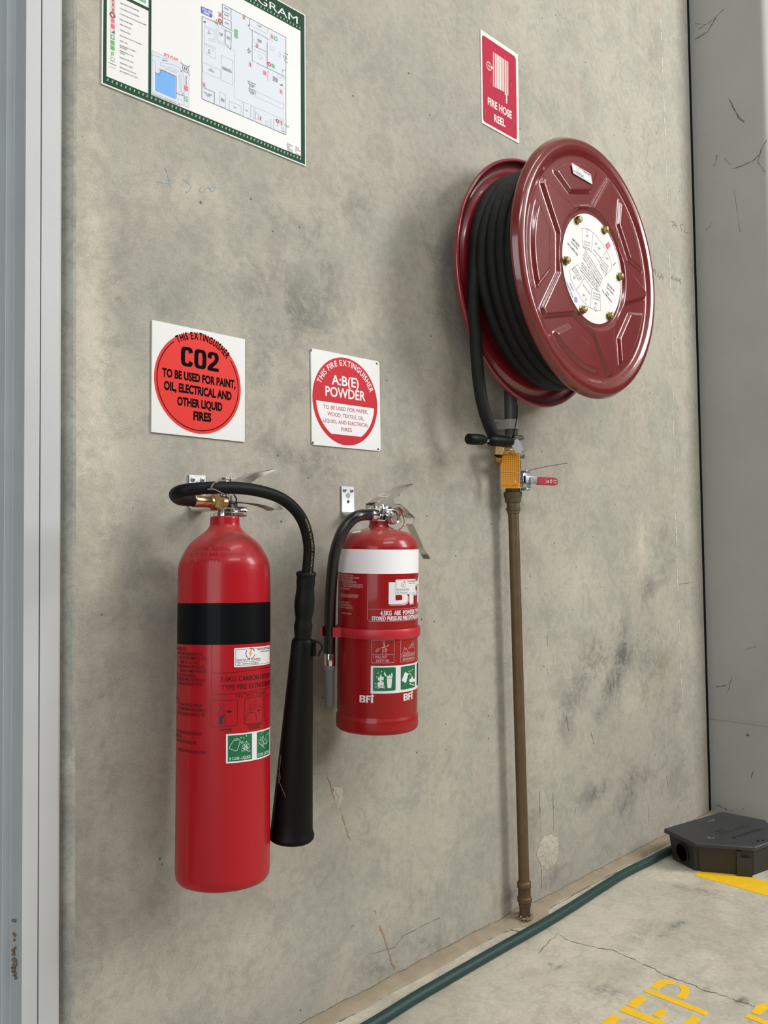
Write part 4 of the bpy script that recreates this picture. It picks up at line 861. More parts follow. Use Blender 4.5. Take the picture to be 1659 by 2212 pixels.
# ================================================================== FIRE HOSE REEL
K = 0.9738
RC = Vector((1.7571*K, 0, 0.8776+(1.520-0.8776)*K))       # hub axis (runs along y)
def ry(y): return -1.25+(1.25+y)*K
RR = 0.3009*K; Y_FRONT = ry(-0.200); Y_BACK = ry(-0.030)
reel = thing('fire_hose_reel', 'large maroon fire hose reel wound with black hose, mounted on the wall', 'fire hose reel', (RC.x, 0, RC.z))
def sst(a, b, x):
    t = min(1, max(0, (x-a)/(b-a))); return t*t*(3-2*t)
def pods(x, z):
    """pressed relief of the disc: five raised pads, each inside a sunk U-shaped channel"""
    r = math.hypot(x, z); h = 0.0
    ch = 0.0; pd = 0.0
    for k in range(5):
        c = math.radians(106+72*k); u = x*math.cos(c)+z*math.sin(c); v = -x*math.sin(c)+z*math.cos(c)   # u outwards, v sideways
        if u < 0: continue
        def sd(ro, ao, ri, ai):
            pu, pv = ro*math.cos(ao), ro*math.sin(ao); qu, qv = ri*math.cos(ai), ri*math.sin(ai)
            du, dv = pu-qu, pv-qv; L = math.hypot(du, dv); side = ((abs(v)-qv)*du-(u-qu)*dv)/L
            return max(side, qu-u)
        s1 = max(sd(.246*K, math.radians(34.0), .150*K, math.radians(17.5)), r-0.30)
        s2 = max(sd(.242*K, math.radians(23.5), .180*K, math.radians(15.0)), r-.243*K)
        ch = max(ch, 1-sst(-.0060, .0020, s1)); pd = max(pd, 1-sst(-.0075, .0015, s2))
    return ch, pd
def disc_height(r, t, front):
    x, z = r*math.cos(t), r*math.sin(t)
    rim0, rim1 = .256*K, RR
    base = -0.001*sst(.12*K, .25*K, r)
    if r > rim0:
        f = (r-rim0)/(rim1-rim0)
        if f < .38: base += 0.0085*sst(0, .38, f)
        elif f < .72: base += 0.0085+0.0022*math.sin((f-.38)/.34*math.pi)
        else: base += 0.0085-0.014*((f-.72)/.28)**2.1
    if front:
        sp = sst(.1375*K, .1440*K, r)*(1-sst(.246*K, .252*K, r)); ch, pd = pods(x, z)
        base += 0.0072*sp*(1-ch) + 0.0066*pd*sp
        if .1300*K < r < .1375*K: base -= 0.0
    else:
        base += 0.004*sst(.205*K, .215*K, r)*(1-sst(.235*K, .245*K, r))
    return base
def flange(name, yc, m, front, parent):
    bm = bmesh.new(); NR, NT = (104, 540) if front else (44, 180); rings = []
    sgn = -1.0   # both pressings bulge away from the hose: front one to -y, rear one to +y
    for i in range(NR+1):
        r = 0.02+(RR-0.02)*i/NR
        ring = []
        for j in range(NT):
            t = 2*math.pi*j/NT; h = disc_height(r, t, front); ring.append(bm.verts.new((r*math.cos(t), yc-h if front else yc+h*0.9, r*math.sin(t))))
        rings.append(ring)
    lip = []
    for k, (dr, dy) in enumerate(((0.0012, .003), (0.0004, .0065), (-0.003, .0085), (-0.006, .0075))):   # rolled edge
        lip.append([bm.verts.new(((RR+dr)*math.cos(2*math.pi*j/NT), yc+(0.0055+dy if front else -0.0050-dy), (RR+dr)*math.sin(2*math.pi*j/NT))) for j in range(NT)])
    rings += lip
    for a, b in zip(rings, rings[1:]):
        for j in range(NT): bm.faces.new((a[j], a[(j+1) % NT], b[(j+1) % NT], b[j]))
    o = obj(name, bm, m, parent)
    so = o.modifiers.new('thickness', 'SOLIDIFY'); so.thickness = 0.0014; so.offset = -1 if front else 1
    for p in o.data.polygons: p.use_smooth = True
    o.data.set_sharp_from_angle(angle=math.radians(80))
    return o
front = flange('front_disc', Y_FRONT, M_REEL, True, reel); rear = flange('rear_disc', Y_BACK, M_REEL_IN, False, reel)
bm = bmesh.new(); add_cyl(bm, (0, Y_FRONT+.002, 0), (0, Y_BACK-.002, 0), 0.105, 64); obj('drum', bm, M_REEL_IN, reel)
bm = bmesh.new(); add_cyl(bm, (0, Y_BACK, 0), (0, -0.004, 0), 0.03, 32); add_box(bm, (-0.06, -0.008, -0.09), (0.06, -0.0008, 0.09), .003); obj('wall_mount', bm, M_REEL_IN, reel)
# white name plate with nuts
YP = Y_FRONT-0.0022
bm = bmesh.new(); add_cyl(bm, (0, YP+.0016, 0), (0, YP, 0), .1275*K, 96, bev=.0003); plate = obj('name_plate', bm, M_WHITE, reel)
for k in range(6):
    t = math.radians(3.7+60*k); bm = bmesh.new()
    Mn = Matrix.Translation((.1185*K*math.cos(t), YP-.0002, .1185*K*math.sin(t))) @ Matrix.Rotation(math.radians(90), 4, 'X') @ Matrix.Rotation(k*.7, 4, 'Z')
    add_lathe(bm, [(.0098, 0), (.0100, .0012), (.0086, .002)], 28, Mn); hexnut(bm, Mn @ Matrix.Translation((0, 0, .0018)), .0082, .0082); add_lathe(bm, [(.0048, .009), (.0046, .0125), (.0030, .0130)], 20, Mn); add_lathe(bm, [(.0075, .0098), (.0066, .0112), (.0055, .0112)], 24, Mn)
    obj('nut', bm, M_GOLDNUT, reel)
cK = zc(1200, 440, 1185/150)
def ruv(px, py): p = at_y(px, py, YP); return (p.x-RC.x, p.z-RC.z)
RMAP = lambda v: Vector((v.x, YP-.0002-v.z, v.y))
a = Art(lambda x, y: ruv(*cK(x, y)))
a.line([(445, 420), (520, 425), (600, 460), (680, 530), (760, 640), (870, 800), (930, 920), (965, 1110), (840, 1225), (745, 1000), (870, 800)], .0006, M_DKLINE); a.line([(445, 420), (470, 750), (560, 790), (610, 820), (640, 500)], .0006, M_DKLINE); a.line([(610, 820), (680, 900), (745, 1000)], .0006, M_DKLINE)
a.line([(240, 1140), (260, 1290), (350, 1475), (450, 1640), (560, 1760), (700, 1830), (770, 1820), (755, 1500), (620, 1440), (490, 1270), (385, 1035), (240, 1140)], .0006, M_DKLINE); a.line([(490, 1270), (350, 1475)], .0006, M_DKLINE); a.line([(620, 1440), (590, 1780)], .0006, M_DKLINE)
def rows(p0, p1, down, n, h, txts):
    for i in range(n):
        f = lambda p: (p[0]+down[0]*i, p[1]+down[1]*i)
        b, r = f(p0), f(p1); a.text(txts[i % len(txts)], b, r, (b[0]+h[0]*.62, b[1]+h[1]*.62), M_DKLINE, 3, .0)
rows((478, 650), (590, 690), (-2, 46), 3, (0, -34), ['TURN ON', 'STOP VALVE TO', 'RELEASE HOSE'])
rows((640, 790), (770, 940), (0, 0), 1, (14, -30), ['RUN OUT HOSE'])
rows((500, 800), (800, 1290), (-14, 40), 4, (16, -26), ['TEST VALVE WITH HOSE CONNECTED', 'TURN OFF WATER AT STOP VALVE AND', 'RUN OUT HOSE TO RELEASE PRESSURE', 'OPEN THEN CLOSE NOZZLE'])
rows((780, 960), (900, 1090), (-10, 40), 4, (14, -24), ['TURN ON WATER', 'AT NOZZLE AND', 'DIRECT STREAM', 'AT BASE OF FIRE'])
rows((405, 1310), (285, 1100), (24, -16), 3, (-16, 24), ['TURN ON WATER', 'AT NOZZLE', 'DIRECT STREAM AT', 'BASE OF FIRE'])
rows((742, 1352), (446, 985), (-4, 46), 4, (-18, 22), ['WHEN NOT IN USE TURN OFF', 'STOP VALVE AND RELEASE', 'PRESSURE BY OPENING NOZZLE', 'THEN CLOSE NOZZLE AGAIN'])
rows((590, 1530), (470, 1370), (0, 0), 1, (-18, 24), ['RUN OUT HOSE'])
rows((750, 1640), (635, 1600), (2, -46), 3, (0, 34), ['TURN ON', 'STOP VALVE TO', 'RELEASE HOSE'])
for s_, b1, b2, h in (('Licence No.', (262, 660), (378, 790), (16, -24)), ('SMKH20253', (282, 615), (400, 745), (16, -24)), ('REG DAMPED REEL', (200, 690), (380, 900), (14, -22)), ('Year of Manufacture', (790, 1490), (955, 1690), (14, -22)), ('2014', (866, 1520), (905, 1570), (14, -22)), ('Test Pressure', (865, 1430), (985, 1560), (14, -22)), ('200/1000 kPa', (880, 1380), (1000, 1510), (14, -22))):
    a.text(s_, b1, b2, (b1[0]+h[0], b1[1]+h[1]), M_DKLINE, 3, .01)
for (x, y) in ((540, 545), (690, 680), (740, 760), (320, 1260), (480, 1560), (685, 1700), (880, 930)):
    a.line([(x-14, y-30), (x, y), (x-16, y+34)], .0006, M_DKLINE); a.line([(x, y), (x+20, y+30)], .0006, M_DKLINE); a.line([(x-22, y-6), (x+26, y+2)], .0006, M_DKLINE)
for (x, y) in ((540, 455), (680, 1795)): a.disc_uv(ruv(*cK(x, y)), .0050, M_DKLINE, 2, .0044, 0, 360, 20)
a.disc_uv(ruv(*cK(522, 1635)), .0038, M_DKLINE, 2, .0032, 0, 360, 20)
a.line([(920, 760), (1000, 960)], .0004, M_DKLINE); a.line([(980, 1055), (1025, 1010)], .0016, M_DKLINE)
a.build('plate_lettering', RMAP, plate)
a = Art(lambda x, y: ruv(*cK(x, y))); a.poly([(845, 700), (905, 650), (940, 720), (885, 785)], mat('stamp_red', 'd7374a', .5)); a.line([(870, 700), (905, 745)], .0012, M_WHITE_P, 3); a.line([(890, 680), (925, 725)], .0012, M_WHITE_P, 3); a.build('red_stamp', RMAP, plate)
a = Art(lambda x, y: ruv(*cK(x, y))); a.text('HOSE LENGTH', (305, 1600), (195, 1335), (318, 1590), M_NAVY, 3, .03); a.text('36 METRES', (310, 1485), (250, 1350), (322, 1475), M_NAVY, 3, .02)
for r_ in (.0062, .0042, .0020): a.disc_uv(ruv(*cK(345, 1640)), r_, M_NAVY, 3, r_-.0008, 0, 360, 26)
a.build('hose_length_mark', RMAP, plate)
# service sticker on the top pad
def sticker(name, uvq, parent, mapf, cyl=0.0, up_=0):
    """small white service label: emblem, three lines of lettering (the square code is left out)"""
    (o, ux, uy) = uvq; o = Vector(o); ux = Vector(ux); uy = Vector(uy)
    P = lambda f, g: tuple(o+ux*f+uy*g)
    L = ux.length; a = Art(); c = .06
    pl = []
    for (cx, cy, a0) in ((1-.03, c, -90), (1-.03, 1-c, 0), (.03, 1-c, 90), (.03, c, 180)):
        for k in range(4): t = math.radians(a0+k*30); pl.append(P(cx+.03*math.cos(t), cy+c*math.sin(t)))
    a.poly_uv(pl, M_WHITE_P, 3+up_)
    a.line_uv([P(.03, .08), P(.97, .08), P(.97, .92), P(.03, .92)], L*.006, M_DKLINE, 4+up_, True)
    cen = P(.33, .68); R_ = L*.105
    a.disc_uv(cen, R_, M_DKLINE, 4+up_, R_*.88, 20, 100, 10); a.disc_uv(cen, R_, M_DKLINE, 4+up_, R_*.88, 140, 260, 12); a.disc_uv(cen, R_, M_DKLINE, 4+up_, R_*.88, 285, 350, 10)
    ex, ey = ux.normalized(), uy.normalized()
    B = lambda x, y: tuple(Vector(cen)+ex*x*R_+ey*y*R_)
    a.poly_uv([B(.15, .75), B(-.35, -.10), B(-.02, -.05), B(-.25, -.8), B(.38, .12), B(.06, .1), B(.38, .7)], M_ORANGE, 5+up_)
    a.text_uv('Perth Test and Tag Solutions', P(.05, .33), P(.58, .33), L*.030, M_DKLINE, 4+up_, .02); a.text_uv('Electrical & Fire Compliance Experts', P(.05, .24), P(.58, .24), L*.016, M_DKLINE, 4+up_, .02)
    a.disc_uv(P(.10, .14), L*.022, M_DKLINE, 4+up_, L*.015, 0, 360, 16); a.text_uv('WWW.PTTS.COM.AU', P(.16, .12), P(.52, .12), L*.024, M_DKLINE, 4+up_, .02)
    a.text_uv('Perth Test and Tag Solutions', P(.50, .82), P(.96, .82), L*.034, M_DKLINE, 4+up_, .02); a.text_uv('Scan For Service History', P(.58, .70), P(.94, .70), L*.026, M_DKLINE, 4+up_, .02)
    return a.build(name, mapf, parent, cyl)
YS = Y_FRONT-.0082
def suv(px, py): p = at_y(px, py, YS); return Vector((p.x-RC.x, p.z-RC.z))
c3 = zc(960, 290, 3.6065); q0, q1, q3 = suv(*c3(1002, 305)), suv(*c3(1152, 392)), suv(*c3(988, 222))
sticker('service_sticker', (q0, q1-q0, q3-q0), reel, lambda v: Vector((v.x, YS-.0003-v.z, v.y)))
# hose: an inner lay, an outer lay of turns, and the tail that hangs to the nozzle
hr = 0.0136; pts = []
yA, yB = Y_FRONT+.021, Y_BACK-.022
n1 = 5.0
for i in range(int(n1*40)+1):
    t = i/40.0; f = t/n1; rad = .2170+.0015*math.sin(t*5.1)
    ang = 2*math.pi*t+0.6; pts.append((rad*math.cos(ang), yB+(yA-yB)*f, rad*math.sin(ang)))
n2 = 4.80; a_end = math.radians(183); last = math.atan2(pts[-1][2], pts[-1][0]); a0 = a_end-2*math.pi*n2
for i in range(int(n2*44)+1):
    f = i/(n2*44); lift = sst(0, .05, f); ang = a0+2*math.pi*n2*f; w_ = min(1, f*1.05)
    rad = .2170+(.0288+.0022*math.sin(ang*2.3+1)+.0015*math.sin(ang*3.7))*lift
    stp = (n2*f); stag = math.floor(stp)+sst(.30, .70, stp-math.floor(stp))       # turns lie flat, then step over
    pts.append((rad*math.cos(ang), yA+(yB-yA)*(0.65*min(1, stag/n2)+0.35*f), rad*math.sin(ang)))
tl = [at_y(1022, 640, ry(-.056)), at_y(1027, 720, ry(-.058)), at_y(1032, 800, ry(-.062)), at_y(1040, 860, ry(-.066)), at_y(1052, 905, ry(-.068)), at_y(1066, 938, ry(-.069)), at_y(1078, 949, ry(-.070)), at_y(1090, 953, ry(-.072))]
pts = pts[:-2]+spline([Vector(pts[-3])]+[v-Vector((RC.x, 0, RC.z)) for v in tl], 7)[1:]
bm = bmesh.new(); add_tube(bm, pts, hr, 18); hose = obj('hose', bm, M_HOSE, reel)
# nozzle
cZ = zc(980, 840, 1659/280); YN = ry(-.085)
na, nb = at_y(*cZ(186, 640), YN)-Vector((RC.x, 0, RC.z)), at_y(*cZ(742, 676), YN)-Vector((RC.x, 0, RC.z))
L_ = (nb-na).length; Mz = frame_to(na, nb-na)
bm = bmesh.new(); add_lathe(bm, [(.0098, 0), (.0114, .002), (.0118, L_*.13), (.0110, L_*.135), (.0110, L_*.145), (.0116, L_*.15), (.0112, L_*.30), (.0085, L_*.36)], 32, Mz); tip = obj('nozzle', bm, M_BLACK_PL, reel, True)
bm = bmesh.new(); add_lathe(bm, [(.0052, L_*.33), (.0052, L_*.50)], 20, Mz); obj('spindle', bm, M_CHROME, tip)
bm = bmesh.new(); add_lathe(bm, [(.0080, L_*.46), (.0118, L_*.50), (.0124, L_*.55), (.0124, L_*.755), (.0116, L_*.76), (.0116, L_*.77), (.0124, L_*.775), (.0120, L_*.93), (.0095, L_*.985), (.0070, L_)], 32, Mz); obj('nozzle_body', bm, M_BLACK_PL, tip)

# ================================================================== SUPPLY PIPE, VALVE
YPI = -0.036
def pp(px, py, y=YPI): return at_y(px, py, y)
pipe = thing('water_supply_pipe', 'brown copper pipe rising from the floor to the hose reel, with a red-handled valve', 'pipe', (pp(1134.5, 1985).x, YPI, 0))
axis_b, axis_t = pp(1134.5, 1988), pp(1108.8, 1100)
d_ = (axis_t-axis_b).normalized()
def pz(py_a, px=None):   # point of the pipe's axis seen at picture height py
    z = pp(1109+(py_a-1100)*.0293, py_a).z; return axis_b+d_*((z-axis_b.z)/d_.z)
bm = bmesh.new(); add_cyl(bm, axis_b-Vector((0, 0, axis_b.z+.004)), pz(1096), .0127, 40); wpart('riser', bm, M_COPPER, pipe)
def fit(name, m, rows_, n=36):
    bm = bmesh.new(); prof = [(r, (pz(py)-axis_b).length) for r, py in rows_]; prof.sort(key=lambda t: t[1])
    prof = [(r, (pz(py)-axis_b).length) for r, py in rows_]
    if prof[0][1] > prof[-1][1]: prof = prof[::-1]
    add_lathe(bm, prof, n, frame_to(axis_b, d_)); return wpart(name, bm, m, pipe)
fit('coupling', M_BRONZE, [(.0127, 1110), (.0145, 1109), (.0148, 1104), (.0170, 1102), (.0172, 1098), (.0152, 1096), (.0152, 1086), (.0192, 1084.5), (.0196, 1075), (.0212, 1073), (.0216, 1064), (.0200, 1062.5), (.0170, 1061), (.0172, 1054), (.0200, 1053), (.0200, 1047)])
fit('lower_coupling', M_COPPER, [(.0127, 1957), (.0142, 1956), (.0148, 1948), (.0170, 1946), (.0172, 1938), (.0148, 1936), (.0146, 1918), (.0162, 1916), (.0164, 1906), (.0146, 1903), (.0127, 1902)])
bm = bmesh.new()
for i in range(14):
    t = i/14*2*math.pi; c_ = axis_b; rr = .0135+.004*random.random()
    add_tube(bm, [(c_.x+rr*math.cos(t), c_.y+rr*math.sin(t), .012), (c_.x+(rr+.004)*math.cos(t+.5), c_.y+(rr+.004)*math.sin(t+.5), .015+.006*random.random())], .0022, 6)
wpart('base_seal', bm, M_GROUT, pipe)
# ball valve: brass body behind the amber tag
vz0, vz1 = pz(1050), pz(966)
bm = bmesh.new(); dv = vz1-vz0; add_lathe(bm, [(.019, 0), (.021, dv.length*.05), (.021, dv.length*.25), (.0175, dv.length*.28), (.0195, dv.length*.5), (.0175, dv.length*.72), (.021, dv.length*.75), (.021, dv.length*.97), (.019, dv.length)], 6, frame_to(vz0, dv)); add_lathe(bm, [(.0165, dv.length*.2), (.0215, dv.length*.38), (.0215, dv.length*.62), (.0165, dv.length*.8)], 32, frame_to(vz0, dv))
vb_ = wpart('valve_body', bm, M_BRASS, pipe)
YL = -0.068
bm = bmesh.new(); sp0 = pz(1038); add_cyl(bm, sp0+Vector((0.0, -.015, 0)), Vector((sp0.x+.0, YL-.002, sp0.z)), .009, 24)
pk = at_y(1143, 1038, YL); add_box(bm, (sp0.x-.004, YL-.002, pk.z-.018), (pk.x+.004, YL+.004, pk.z+.018), .002); hexnut(bm, Matrix.Translation((pk.x-.002, YL-.004, pk.z)) @ Matrix.Rotation(math.radians(90), 4, 'X'), .0075, .006)
for zz in (pk.z+.019, pk.z-.022): add_box(bm, (sp0.x+.006, YL-.004, zz-.002), (pk.x-.002, YL+.014, zz+.004), .0015)
wpart('valve_stem', bm, M_ZINC, pipe)
l0, l1, l2 = at_y(1132, 1036, YL), at_y(1157, 1039, YL), at_y(1200, 1041, YL)
bm = bmesh.new(); add_box(bm, (0, -.0015, -.0088), ((l1-l0).length+.02, .0015, .0088), .001); xf(bm, Matrix.Translation(l0+Vector((0, -.004, 0))) @ Matrix.Rotation(math.atan2(-(l2.z-l0.z), l2.x-l0.x), 4, 'Y')); lev = wpart('lever', bm, M_ZINC, pipe)
bm = bmesh.new(); g = (l2-l1).length; add_box(bm, (0, -.0035, -.0098), (g, .0035, .0098), .003, 3); bmesh.ops.bisect_plane(bm, geom=bm.verts[:]+bm.edges[:]+bm.faces[:], plane_co=(g*.80, 0, 0), plane_no=(1, 0, 0)); bmesh.ops.bisect_plane(bm, geom=bm.verts[:]+bm.edges[:]+bm.faces[:], plane_co=(g*.90, 0, 0), plane_no=(1, 0, 0)); bmesh.ops.bisect_plane(bm, geom=bm.verts[:]+bm.edges[:]+bm.faces[:], plane_co=(g*.96, 0, 0), plane_no=(1, 0, 0))
for v in bm.verts:
    f_g = max(0, (v.co.x-g*.80)/(g*.20)); v.co.z *= 1-.42*f_g**2.2
xf(bm, Matrix.Translation(l1+Vector((0, -.004, 0))) @ Matrix.Rotation(math.atan2(-(l2.z-l1.z), l2.x-l1.x), 4, 'Y')); grip = wpart('grip', bm, M_LEVER, lev)
a = Art(); ang = math.atan2(l2.z-l1.z, l2.x-l1.x); ux_, uz_ = math.cos(ang), math.sin(ang)
a.line_uv([(g*.37, -.0055), (g*.37, .0055)], .0006, M_WHITE_W); a.text_uv('ON', (g*.42, -.004), (g*.52, -.004), .006, M_WHITE_W, 2, .02); a.disc_uv((g*.63, 0), .0042, M_WHITE_W, 2, .0028, 0, 360, 24); a.text_uv('AUSTRALIA', (g*.74, .0015), (g*.93, .0015), .0024, M_WHITE_W, 2, .02); a.text_uv('WATERMARK', (g*.75, -.0042), (g*.92, -.0042), .0022, M_WHITE_W, 2, .02)
iv = inv(grip); a.build('grip_lettering', lambda v: iv @ Vector((l1.x+v.x*ux_-v.y*uz_, YL-.004-.0037-v.z, l1.z+v.x*uz_+v.y*ux_)), grip)
# grey upper pipe behind the reel
bm = bmesh.new(); ub, ut = pz(975), Vector((pz(880).x+.002, YPI, RC.z-.08)); add_cyl(bm, ub, ut, .0152, 36); wpart('upper_pipe', bm, M_GALV, pipe)
# brass elbow of the nozzle interlock
bm = bmesh.new(); b0, b1 = at_y(1068, 966, -.062), at_y(1092, 974, -.062); add_cyl(bm, at_y(1078, 962, -.050), at_y(1077, 984, -.050), .0125, 8, bev=.001); add_cyl(bm, at_y(1078, 972, -.05), pz(972), .010, 24); add_tube(bm, spline([at_y(1077, 985, -.05), at_y(1076, 991, -.046), at_y(1081, 998, -.04), pz(1006)], 5), .009, 14)
wpart('interlock_elbow', bm, M_BRASS, pipe)
bm = bmesh.new(); add_cyl(bm, at_y(1095, 944, -.058), at_y(1128, 946, -.058), .006, 20, bev=.001); add_box(bm, tuple(at_y(1116, 986, -.045)-Vector((0, .008, .004))), tuple(at_y(1127, 980, -.045)+Vector((.002, .004, .003))), .003); add_cyl(bm, at_y(1124, 985, -.05), at_y(1131, 979, -.05), .0038, 16, bev=.001)
wpart('interlock_pin', bm, mat('dull_catch_metal', '77736a', .4, .8), pipe)
# pipe clamp
pc = pz(918); clamp = thing('pipe_clamp', 'grey saddle clamp holding the pipe to the wall just under the reel', 'pipe clamp', (pc.x, 0, pc.z))
bm = bmesh.new()
for r0_, r1_ in ((.0156, .0205),):
    pl = [(r1_*math.cos(t), r1_*math.sin(t)) for t in np.linspace(math.radians(-205), math.radians(25), 28)]+[(.029, .012), (.029, .0345), (-.040, .0345), (-.040, .018), (-.026, .012)]
    lo = []
    outer = [(x, YPI+y) for x, y in pl]
    add_prism(bm, [(x, y) for x, y in outer], -.0115, .0115)
obj('saddle', bm, M_GREYPL, clamp)
bm = bmesh.new(); add_cyl(bm, (-.034, YPI+.012, 0), (-.034, YPI+.019, 0), .005, 20); obj('screw', bm, M_ZINC, clamp)
bm = bmesh.new(); add_box(bm, (-.045, -.0085, -.014), (.034, -.001, .014), .001); obj('base_strip', bm, M_ZINC, clamp)

# tags and ties on the valve
TN = Vector((-.705, -.709, 0)); TX_ = Vector((.709, -.705, 0))
def tag_frame(px, py, dist, roll=0.0):
    o = at_d(px, py, dist); x = TX_.copy(); z = Vector((0, 0, 1)); c, s_ = math.cos(roll), math.sin(roll)
    X = x*c+z*s_; Z = -x*s_+z*c; return Matrix.Translation(o) @ Matrix((X, TN*-1, Z)).transposed().to_4x4()
DT = math.hypot(pz(1015).x, pz(1015).y+1.25)-.052
Mt = tag_frame(1102.5, 1014.5, DT, math.radians(-.2)); sc_ = DT/FPX*1.0
tw, th = 41.5*sc_, 80*sc_
atag = thing('inspection_tag', 'amber plastic inspection tag with a printed date grid, hanging in front of the valve', 'tag', Mt.translation)
atag.rotation_euler = Mt.to_euler(); bpy.context.view_layer.update()
bm = bmesh.new(); pl = [(-tw/2, -th/2), (tw/2, -th/2), (tw/2, th/2-.0045), (tw*.30, th/2-.0012), (tw*.1, th/2), (-tw*.1, th/2), (-tw*.30, th/2-.0012), (-tw/2, th/2-.0045)]
add_prism(bm, pl, -.0006, .0006, Matrix(((1, 0, 0, 0), (0, 0, -1, 0), (0, 1, 0, 0), (0, 0, 0, 1)))); obj('card', bm, M_TAG, atag, False)
a = Art(); gx0, gx1, gy0, gy1 = -tw*.46, tw*.30, -th*.36, th*.385
for i in range(9): x = gx0+(gx1-gx0)*i/8; a.line_uv([(x, gy0), (x, gy1)], .0006, M_TAGLINE)
for i in range(14): y = gy0+(gy1-gy0)*i/13; a.line_uv([(gx0, y), (gx1, y)], .0006, M_TAGLINE)
for i in range(13): a.text_uv('20%02d' % (25+i), (gx1+.001, gy0+(gy1-gy0)*(i+.15)/13), (gx1+.0045, gy0+(gy1-gy0)*(i+.15)/13), .0026, M_TAGLINE, 2, .01)
a.text_uv('JAN FEB MAR APR MAY JUN', (gx0, gy1+.001), (gx1, gy1+.001), .0032, M_TAGLINE, 2, .02); a.text_uv('HOSE REEL SERVICE RECORD', (tw*.455, gy0), (tw*.455, gy1), .0024, M_TAGLINE, 2, .02)
for i in range(3): a.text_uv(['MAINTAINED TO AUSTRALIAN', 'STANDARD BY COMPETENT', 'SERVICE PERSON ONLY'][i], (gx0, -th*.41-.0028*i), (tw*.40, -th*.41-.0028*i), .0018, M_TAGLINE, 2, .02)
a.disc_uv((-.0005, th/2-.0038), .0018, M_DARKHOLE, 2); a.disc_uv((tw*.25, -th*.32), .002, M_WHITE_W, 2)
a.build('tag_print', lambda v: Vector((v.x, -.0007-v.z, v.y)), atag)
Ma = tag_frame(1116.5, 963.5, DT-.010, math.radians(-62)); ts = 1/FPX*(DT-.01)
alu = thing('metal_tag', 'small blank aluminium tag hanging above the amber tag', 'tag', Ma.translation); alu.rotation_euler = Ma.to_euler()
bm = bmesh.new(); add_box(bm, (-13.5*ts, -.0005, -9.5*ts), (13.5*ts, .0005, 9.5*ts)); obj('blank_plate', bm, M_ALU, alu, False)
bm = bmesh.new(); p_ = [at_d(1104+6*math.cos(t)*.75, 969+9.5*math.sin(t), DT-.012+.006*math.sin(t*.5)) for t in np.linspace(0, 2*math.pi, 33)[:-1]]; add_tube(bm, p_, .0007, 8, True)
tag(obj('wire_ring', bm, M_STEEL, None), 'thin wire ring joining the amber tag to the nozzle bracket', 'ring')
bm = bmesh.new(); add_tube(bm, spline([at_y(1117.5, 874, -.075), at_y(1117, 898, -.075), at_y(1113, 922, -.075), at_y(1109.5, 942, -.075)], 6), .0011, 8); add_box(bm, tuple(at_y(1109, 943, -.075)-Vector((.003, .003, .003))), tuple(at_y(1109, 943, -.075)+Vector((.003, .003, .003))), .001)
tag(obj('cable_tie', bm, M_BLACK_PL, None), 'thin black cable tie running down the grey pipe from the reel to the nozzle', 'cable tie')
bm = bmesh.new(); core = spline([at_y(1121, 1012, -.072), at_y(1127, 1022, -.074), at_y(1150, 1014.5, -.076), at_y(1185, 1007, -.078), at_y(1226, 1000.5, -.08)], 10)
for ph in (0, math.pi):
    q = []
    for i, p in enumerate(core): q.append(p+Vector((0, .0006*math.cos(i*2.2+ph), .0006*math.sin(i*2.2+ph))))
    add_tube(bm, q, .0006, 6)
seal = thing('seal_wire', 'dark twisted seal wire sticking out to the right above the red valve handle', 'wire', core[10])
wpart('twisted_wire', bm, M_DKLINE, seal)
bm = bmesh.new(); add_tube(bm, spline([at_y(1121, 1008, -.072), at_y(1125, 1020, -.076), at_y(1129, 1036, -.077), at_y(1131, 1046, -.074)], 6), .0011, 8); add_tube(bm, spline([at_y(1124, 1020, -.074), at_y(1124.5, 1034, -.078), at_y(1128, 1047, -.076)], 6), .0011, 8); wpart('blue_loop', bm, M_BLUEWIRE, seal)

# ================================================================== WALL HOOKS FOR THE EXTINGUISHERS
def hook(label, c, w_, h_, foot, holes, m):
    t = thing('wall_bracket', label, 'bracket', (c[0], 0, c[1]))
    bm = bmesh.new(); R_ = .010; th = .0032
    pl = [(-.0005, h_/2), (-.0005-th, h_/2), (-.0005-th, -h_/2+R_)]
    for a_ in np.linspace(0, math.pi/2, 7)[1:]: pl.append((-.0005-th-R_+R_*math.cos(a_), -h_/2+R_-R_*math.sin(a_)))
    pl += [(-foot, -h_/2), (-foot, -h_/2-th)]
    for a_ in np.linspace(math.pi/2, 0, 7): pl.append((-.0005-th-R_+(R_+th)*math.cos(a_), -h_/2+R_-(R_+th)*math.sin(a_)))
    add_prism(bm, pl, -w_/2, w_/2, Matrix(((0, 0, 1, 0), (1, 0, 0, 0), (0, 1, 0, 0), (0, 0, 0, 1))), .0008)
    obj('plate', bm, m, t)
    for (x, z) in ((-w_*.28, h_*.36), (w_*.28, h_*.36)):
        bm = bmesh.new(); Mx = Matrix.Translation((x, -.0036, z)) @ Matrix.Rotation(math.radians(90), 4, 'X')
        add_lathe(bm, [(.0046, 0), (.0040, .0016), (.0016, .0026), (0, .0028)], 18, Mx); s = obj('screw', bm, M_ZINC, t)
        bm = bmesh.new()
        for q in (30, 120): vs = add_box(bm, (-.0028, -.0005, .0024), (.0028, .0005, .0031)); xf(bm, Mx @ Matrix.Rotation(math.radians(q), 4, 'Z'), vs)
        obj('slot', bm, M_DKLINE, s)
    for (z, r) in holes:
        bm = bmesh.new(); add_lathe(bm, [(r, 0), (r, .0006)], 28, Matrix.Translation((0, -.0036, z)) @ Matrix.Rotation(math.radians(90), 4, 'X')); obj('hole', bm, M_DKLINE if r < .004 else M_GREYPL, t)
    return t
